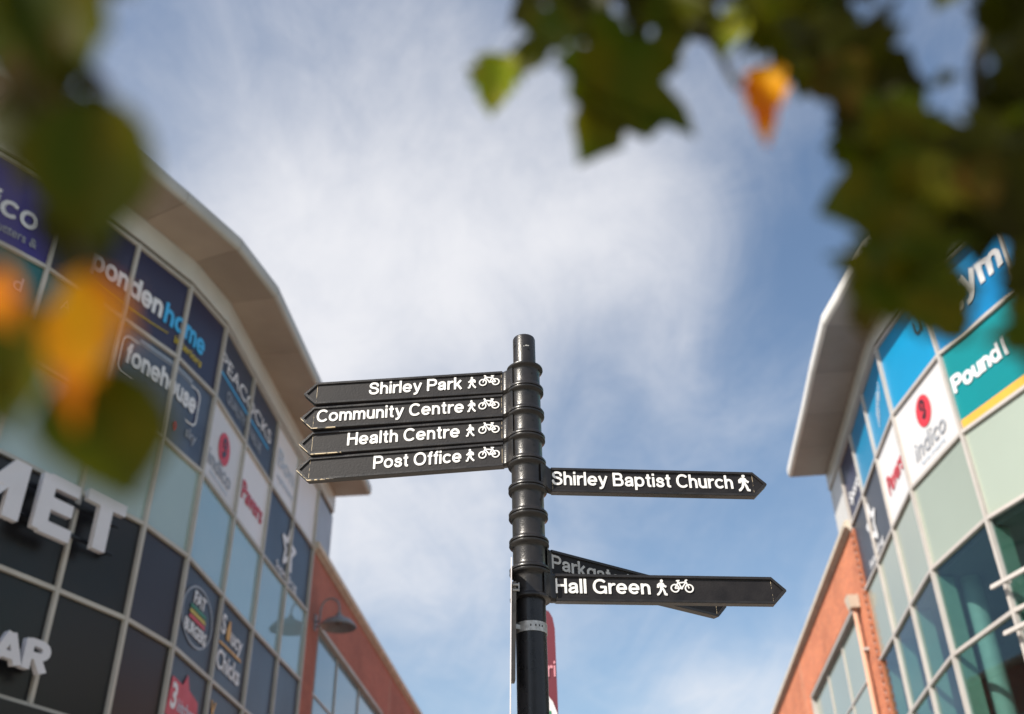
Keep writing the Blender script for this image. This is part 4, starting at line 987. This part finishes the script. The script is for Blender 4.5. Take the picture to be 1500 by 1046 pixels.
for a_ in (268, 286, 300, 312): 
    aa = R(a_); c_ = Vector(strap_pt(aa, .0585, 1.281)); t_ = Vector((-math.sin(aa), math.cos(aa), 0))
    bar(bm, c_-t_*.0022, c_+t_*.0022, .0012, .007)
obj('strap_slot', bm, M['hole'], st)

# maroon totem sign standing further back
TS = thing('totem_sign', 'maroon totem sign with rounded top and white lettering half hidden behind the black pole', 'sign', (.09, 6.5, -1.6))
prof = [(-.055, -1.5), (.15, -1.5), (.150, 1.7), (.149, 2.27), (.138, 2.34), (.115, 2.385), (.08, 2.40), (.015, 2.40), (-.02, 2.385), (-.045, 2.34), (-.055, 2.27)]
bm = bmesh.new()
fr_ = [bm.verts.new((.093+x, 6.48, z)) for x, z in prof]; bk_ = [bm.verts.new((.093+x, 6.56, z)) for x, z in prof]; n0 = len(prof)
bm.faces.new(fr_); bm.faces.new(bk_[::-1])
for i in range(n0): bm.faces.new((fr_[i], bk_[i], bk_[(i+1) % n0], fr_[(i+1) % n0]))
bmesh.ops.recalc_face_normals(bm, faces=bm.faces)
obj('panel', bm, M['pink'], TS)
me = btext('Dri', .15, .004, .01, width=.125); me.transform(Matrix.Translation((.112, 0, 0))); me.transform(Matrix(((1, 0, 0, 0), (0, 0, -1, 6.479), (0, 1, 0, 1.965), (0, 0, 0, 1)))); obj('lettering', me, M['pinktxt'], TS)
lo = [(-.05, -1.4), (.145, -1.4), (.145, 1.74), (.12, 1.81), (.07, 1.875), (.0, 1.91), (-.05, 1.92)]
bm = bmesh.new(); a_ = [bm.verts.new((.093+x, 6.478, z)) for x, z in lo]; b_4 = [bm.verts.new((.093+x, 6.474, z)) for x, z in lo]
bm.faces.new(b_4); 
for i in range(len(lo)): bm.faces.new((a_[i], a_[(i+1) % len(lo)], b_4[(i+1) % len(lo)], b_4[i]))
bmesh.ops.recalc_face_normals(bm, faces=bm.faces); obj('white_field', bm, M['plate'], TS)
bm = bmesh.new(); box(bm, (.165, 6.472, 1.72), (.07, .004, .07)); obj('green_mark', bm, M['green'], TS)
bm = bmesh.new(); tube(bm, [(.09, 6.52, -1.6), (.09, 6.52, -1.5)], .08, 12); obj('foot', bm, M['core'], TS)

# ------------------------------------------------------------------ the tree above the camera
TR = thing('tree', 'broadleaf tree with blurred green and orange autumn leaves hanging close overhead', 'tree', (0.9, -2.6, -1.6))
random.seed(4)
def ipos(u, v, dep):
    a = (u-750)/FPX; b3 = (523-v)/FPX
    return (Fw+RX*a+UX*b3)*dep
def leaf_mesh(var):
    rnd = random.Random(var)
    # half outline of a lobed leaf: width, length, base at 0, tip at 1
    H1 = [(0, .04), (.14, -.02), (.36, .06), (.25, .19), (.40, .28), (.60, .40), (.36, .42), (.40, .56), (.20, .52), (.24, .70), (.12, .84), (.04, .95), (0, 1.0)]
    H2 = [(0, .05), (.18, -.05), (.44, .02), (.36, .14), (.30, .22), (.50, .32), (.64, .50), (.42, .48), (.38, .64), (.22, .58), (.26, .76), (.14, .86), (.04, .96), (0, 1.0)]
    H3 = [(0, .03), (.22, .0), (.42, .12), (.34, .22), (.48, .36), (.36, .44), (.38, .58), (.24, .62), (.22, .76), (.10, .88), (.04, .97), (0, 1.0)]
    H4 = [(0, 0), (.20, .03), (.38, .15), (.46, .34), (.44, .50), (.35, .66), (.24, .80), (.11, .92), (.04, .98), (0, 1.0)]
    Hf = (H1, H2, H3, H4, [(q[0]*.55, q[1]) for q in H3])[var % 5]
    bm = bmesh.new(); curl = rnd.uniform(.1, .3); fold = rnd.uniform(.15, .45)
    fn = lambda x, y: Vector((x, y, fold*abs(x)-curl*(y-.4)**2+.05*math.sin(7*y+5*x+var)))
    for s in (1, -1):
        prev = None
        for i in range(len(Hf)-1):
            (xa, ya), (xb, yb) = Hf[i], Hf[i+1]
            for j in range(2):
                t0, t1 = j/2, (j+1)/2
                x0_, y0_ = xa+(xb-xa)*t0, ya+(yb-ya)*t0; x1_, y1_ = xa+(xb-xa)*t1, ya+(yb-ya)*t1
                m0 = max(0, min(1, y0_)); m1 = max(0, min(1, y1_))
                row0 = [fn(s*x0_*k/3, m0+(y0_-m0)*k/3) for k in range(4)]; row1 = [fn(s*x1_*k/3, m1+(y1_-m1)*k/3) for k in range(4)]
                for k in range(3):
                    q_ = [row0[k], row0[k+1], row1[k+1], row1[k]]
                    try: bm.faces.new([bm.verts.new(p) for p in q_])
                    except Exception: pass
    bmesh.ops.remove_doubles(bm, verts=bm.verts, dist=1e-4)
    bmesh.ops.dissolve_degenerate(bm, edges=bm.edges, dist=1e-5)
    bmesh.ops.recalc_face_normals(bm, faces=bm.faces)
    me = bpy.data.meshes.new('leaf'); bm.to_mesh(me); bm.free()
    for p in me.polygons: p.use_smooth = True
    return me
LMESH = {}
def leaf_data(var, col):
    if (var, col) not in LMESH:
        me = leaf_mesh(var); me.materials.append(LM[col]); LMESH[(var, col)] = me
    return LMESH[(var, col)]
# (u, v) of the leaf middle, distance, length and direction of the tip in degrees (0 = right, 90 = up), colour, shape, tilt
RD = .80
leaves = [
 (727, 125, .84, 92, -105, 'lime', 2, 20), (800, 62, .82, 130, -135, 'mid', 0, 30), (850, 30, .86, 110, -60, 'dark', 1, 25), (838, 0, .88, 110, 170, 'mid', 2, 30),
 (884, 146, .80, 205, -108, 'mid', 1, 32), (985, 32, .84, 120, -95, 'mid', 0, 30), (1025, 20, .84, 110, -50, 'dark', 2, 40), (925, -15, .84, 100, -100, 'dark', 1, 30),
 (1078, 45, .82, 90, -110, 'lime', 2, 50), (1121, 150, .80, 132, -87, 'orange', 4, 20), (1130, 20, .78, 130, -60, 'mid', 1, 25), (1175, 60, .80, 150, -130, 'mid', 0, 20),
 (1215, 90, .76, 150, -70, 'dark', 1, 20), (1280, 100, .76, 170, -20, 'dark', 0, 20), (1240, 130, .74, 100, -80, 'rust', 2, 35),
 (1285, 165, .80, 130, -100, 'mid', 1, 25), (1265, 225, .80, 110, -90, 'mid', 2, 25), (1250, 298, .72, 105, 188, 'mid', 3, 20), (1310, 215, .74, 150, -80, 'mid', 1, 20),
 (1330, 290, .72, 150, -110, 'mid', 0, 20), (1358, 235, .76, 120, -60, 'dark', 1, 15), (1450, 235, .72, 150, -100, 'dark', 0, 20),
 (1492, 120, .74, 140, -60, 'dark', 1, 20), (1478, 45, .76, 140, -100, 'dark', 2, 20), (1400, -35, .80, 110, -130, 'mid', 0, 30), 
 (1490, 250, .74, 170, -90, 'mid', 1, 20), (1420, 320, .72, 160, -80, 'dark', 1, 15), (1512, 350, .72, 140, -100, 'dark', 0, 15), (1300, 350, .70, 120, -120, 'mid', 2, 25),
 (1268, 405, .70, 105, -115, 'mid', 0, 35), (1270, 470, .72, 60, -100, 'rust', 2, 50), (1345, 395, .68, 130, -60, 'mid', 1, 20), (1382, 455, .66, 130, -55, 'mid', 2, 10),
 (1330, 430, .68, 120, -40, 'mid', 2, 30), (1522, 430, .68, 150, -110, 'dark', 2, 20), (1532, 505, .66, 150, -80, 'mid', 0, 20), 
 (1440, 270, .68, 80, -70, 'rust', 2, 30), (1165, 5, .82, 120, -40, 'dark', 2, 30), (1120, -20, .84, 120, -140, 'dark', 1, 30),
 (1255, -35, .86, 100, -60, 'dark', 0, 30), (1490, -5, .76, 140, -100, 'dark', 1, 20), (1350, 245, .78, 90, -100, 'rust', 2, 30),
 (1498, 160, .74, 140, -90, 'dark', 2, 20), (1385, 120, .78, 45, 200, 'mid', 2, 55), (1370, 325, .74, 130, -100, 'dark', 2, 12), (1460, 290, .76, 150, -60, 'dark', 2, 12),
 (775, 15, .86, 80, -160, 'dark', 2, 35), (870, -20, .84, 120, -90, 'dark', 2, 25), (765, 95, .86, 60, -100, 'mid', 2, 60), (940, 40, .86, 40, -60, 'dark', 2, 50),
 (1195, 20, .80, 130, -90, 'dark', 2, 18), (1150, 45, .82, 130, -50, 'mid', 0, 20), (1222, 75, .80, 120, -50, 'dark', 2, 18), (1210, 95, .84, 120, -30, 'mid', 2, 25),
 (1280, 195, .76, 120, -70, 'dark', 2, 18), (1500, 300, .70, 170, -85, 'dark', 2, 18), 
 # left cluster, closer to the lens
 (112, 40, .50, 260, -95, 'mid', 2, 25), (75, 130, .50, 170, -100, 'rust', 2, 30), (20, 60, .52, 200, -100, 'mid', 2, 50), (40, 190, .50, 150, -60, 'dark', 2, 35), (15, 25, .54, 160, -80, 'dark', 2, 40),
 (142, 262, .48, 235, -100, 'mid', 3, 12), (160, 190, .50, 120, -15, 'dark', 3, 20), (130, 350, .50, 170, -95, 'dark', 2, 15), (100, 190, .52, 110, -60, 'rust', 2, 30),
 (10, 438, .45, 110, -70, 'orange', 3, 30), (116, 522, .44, 250, -106, 'orange', 4, 20), (40, 540, .47, 190, -110, 'mid', 2, 25), (195, 470, .48, 90, -80, 'orange', 0, 60),
 (168, 637, .455, 215, -84, 'mid', 3, 5), (25, 480, .50, 120, -60, 'dark', 2, 30), (140, 110, .54, 60, -45, 'rust', 2, 55), (10, 590, .48, 110, -80, 'mid', 2, 30), (70, -20, .52, 180, -100, 'dark', 1, 25), (80, 235, .50, 150, -80, 'dark', 2, 20),
]
branches = [
 ([(1700, -520, .9), (1520, -120, .84), (1440, 60, .80), (1430, 200, .78), (1400, 320, .74), (1350, 400, .70)], (.010, .0022)),
 ([(1700, -520, .9), (1330, -70, .86), (1180, -10, .84), (1020, -5, .85), (900, 0, .85), (790, 20, .86)], (.009, .0018)),
 ([(1180, -10, .84), (1230, 60, .80), (1285, 150, .78), (1310, 260, .75), (1290, 360, .71)], (.004, .0015)),
 ([(985, -4, .85), (1040, 60, .84), (1083, 130, .82)], (.0042, .0028)),
 ([(1430, 200, .78), (1480, 300, .74), (1500, 420, .69)], (.004, .0018)),
 ([(-300, -650, .62), (30, -150, .56), (70, 20, .53), (95, 170, .51), (120, 320, .49), (130, 470, .48), (150, 560, .47)], (.008, .0015)),
 ([(70, 20, .53), (20, 200, .51), (10, 380, .49), (20, 480, .48)], (.003, .0012)),
]
BP = []
limb_start = {0: Vector((1.35, -.15, 1.75)), 1: Vector((1.35, -.15, 1.75)), 5: Vector((-.1, -.55, 1.60))}
for i, (pp, (r0, r1)) in enumerate(branches):
    pts = [ipos(*q) for q in pp]
    if i in limb_start: pts = [limb_start[i]]+pts
    n0 = len(pts); sm = spl([tuple(p) for p in pts], 5); n1 = len(sm)
    bm = bmesh.new(); tube(bm, [Vector(p)+Vector((0, 0, .003*math.sin(k*1.3))) for k, p in enumerate(sm)], [r0+(r1-r0)*k/(n1-1) for k in range(n1)], 8)
    obj('twig', bm, M['twig'], TR, smooth=True)
    BP += [Vector(p) for p in sm]
bm = bmesh.new()
LEAF = []
for (u, v, dep, ln, ang, col, var, tilt) in leaves:
    c_ = ipos(u, v, dep); a = R(ang); length = ln/FPX*dep
    tipd = (RX*math.cos(a)+UX*math.sin(a)).normalized()
    sidev = tipd.cross(-Fw).normalized()
    nrm = sidev.cross(tipd).normalized()
    tr_ = Matrix.Rotation(R(tilt*(1 if var != 1 else -1)), 3, tipd) 
    tl_ = Matrix.Rotation(R((hash((u*7+v)) % 40)-20), 3, sidev)
    X_ = tr_ @ (tl_ @ sidev); Y_ = tr_ @ (tl_ @ tipd); Z_ = tr_ @ (tl_ @ nrm)
    o = bpy.data.objects.new('leaf', leaf_data(var, col)); C.objects.link(o); o.parent = TR
    base = c_-Y_*length*.5
    mt = Matrix.Identity(4)
    for i in range(3): mt[i][0] = X_[i]*length*1.05; mt[i][1] = Y_[i]*length; mt[i][2] = Z_[i]*length; mt[i][3] = base[i]
    o.matrix_basis = mt; LEAF.append(o)
    if col in ('orange', 'rust', 'lime'): o['label'] = {'orange': 'bright orange leaf', 'rust': 'rusty brown green leaf', 'lime': 'bright lime green leaf'}[col]
    nb = min(BP, key=lambda p: (p-base).length)
    if (nb-base).length > .002:
        mid = (nb+base)/2+Vector((0, 0, .004)); bs = bmesh.new(); tube(bs, [nb, mid, base+Y_*length*.02], [.0009, .0007, .0006], 5); obj('leaf_stalk', bs, M['twig'], TR)
# trunk and limbs behind the camera; unseen crown leaves added to shade hanging ones
bm = bmesh.new(); tube(bm, [(.9, -2.6, -1.6), (.92, -2.6, -1.3), (.95, -2.55, .2), (.93, -2.5, 1.4), (.95, -2.4, 2.6), (1.0, -2.4, 4.2)], [.24, .17, .15, .13, .10, .05], 16); obj('trunk', bm, M['bark'], TR, smooth=True)
bm = bmesh.new(); tube(bm, [(.93, -2.5, 1.2), (1.1, -1.6, 1.7), (1.25, -.8, 1.85), (1.35, -.15, 1.75)], [.07, .05, .03, .012], 10)
tube(bm, [(.93, -2.5, 1.4), (.4, -1.6, 1.8), (.1, -1.0, 1.75), (-.1, -.55, 1.60)], [.06, .04, .02, .010], 10)
obj('limb', bm, M['bark'], TR, smooth=True)
bm = bmesh.new(); rnd = random.Random(9)
def crown_leaf(c_, s):
    t = Vector((rnd.uniform(-1, 1), rnd.uniform(-1, 1), rnd.uniform(-.6, .2))).normalized(); u_ = t.cross(Vector((rnd.uniform(-.3, .3), rnd.uniform(-.3, .3), 1))).normalized()
    pts = [c_, c_+t*s*.3+u_*s*.3, c_+t*s*.6+u_*s*.42, c_+t*s, c_+t*s*.6-u_*s*.42, c_+t*s*.3-u_*s*.3]
    bm.faces.new([bm.verts.new(p) for p in pts])
def visible(p):
    d = p.dot(Fw)
    if d <= 0: return False
    return abs(p.dot(RX)/d*FPX) < 800 and abs(p.dot(UX)/d*FPX) < 580
cnt = 0
while cnt < 1900:
    cx_, cy_, cz_, r_ = rnd.choice([(-.75, -.45, 1.75, .75), (.3, -.6, 2.0, .8), (1.2, -.5, 2.0, .8), (.9, -1.8, 3.0, 1.3), (-.2, -1.4, 2.6, 1.0), (1.9, -1.4, 2.4, 1.0)])
    p = Vector((cx_+rnd.gauss(0, r_*.45), cy_+rnd.gauss(0, r_*.45), cz_+rnd.gauss(0, r_*.38)))
    if p.z < .9 or visible(p) or p.length < .7: continue
    crown_leaf(p, rnd.uniform(.09, .14)); cnt += 1
cr = obj('shade_foliage', bm, LM['mid'], TR); cr['kind'] = 'stuff'

# ------------------------------------------------------------------ put every thing on its base and raise everything to standing height
for root, base in ROOTS.items():
    stack = list(root.children); sh = Matrix.Translation(-base); done = set()
    while stack:
        o = stack.pop(); stack += list(o.children)
        if o.name.split('.')[0] == 'leaf' and o.data.users > 0 and o in LEAF:
            o.matrix_basis = sh @ o.matrix_basis
        elif o.data.name not in done:
            o.data.transform(sh); done.add(o.data.name)
    root.location = base+Vector((0, 0, EYE))
for o in C.objects:
    if o.get('kind') == 'structure' and o.parent is None: o.location.z += EYE
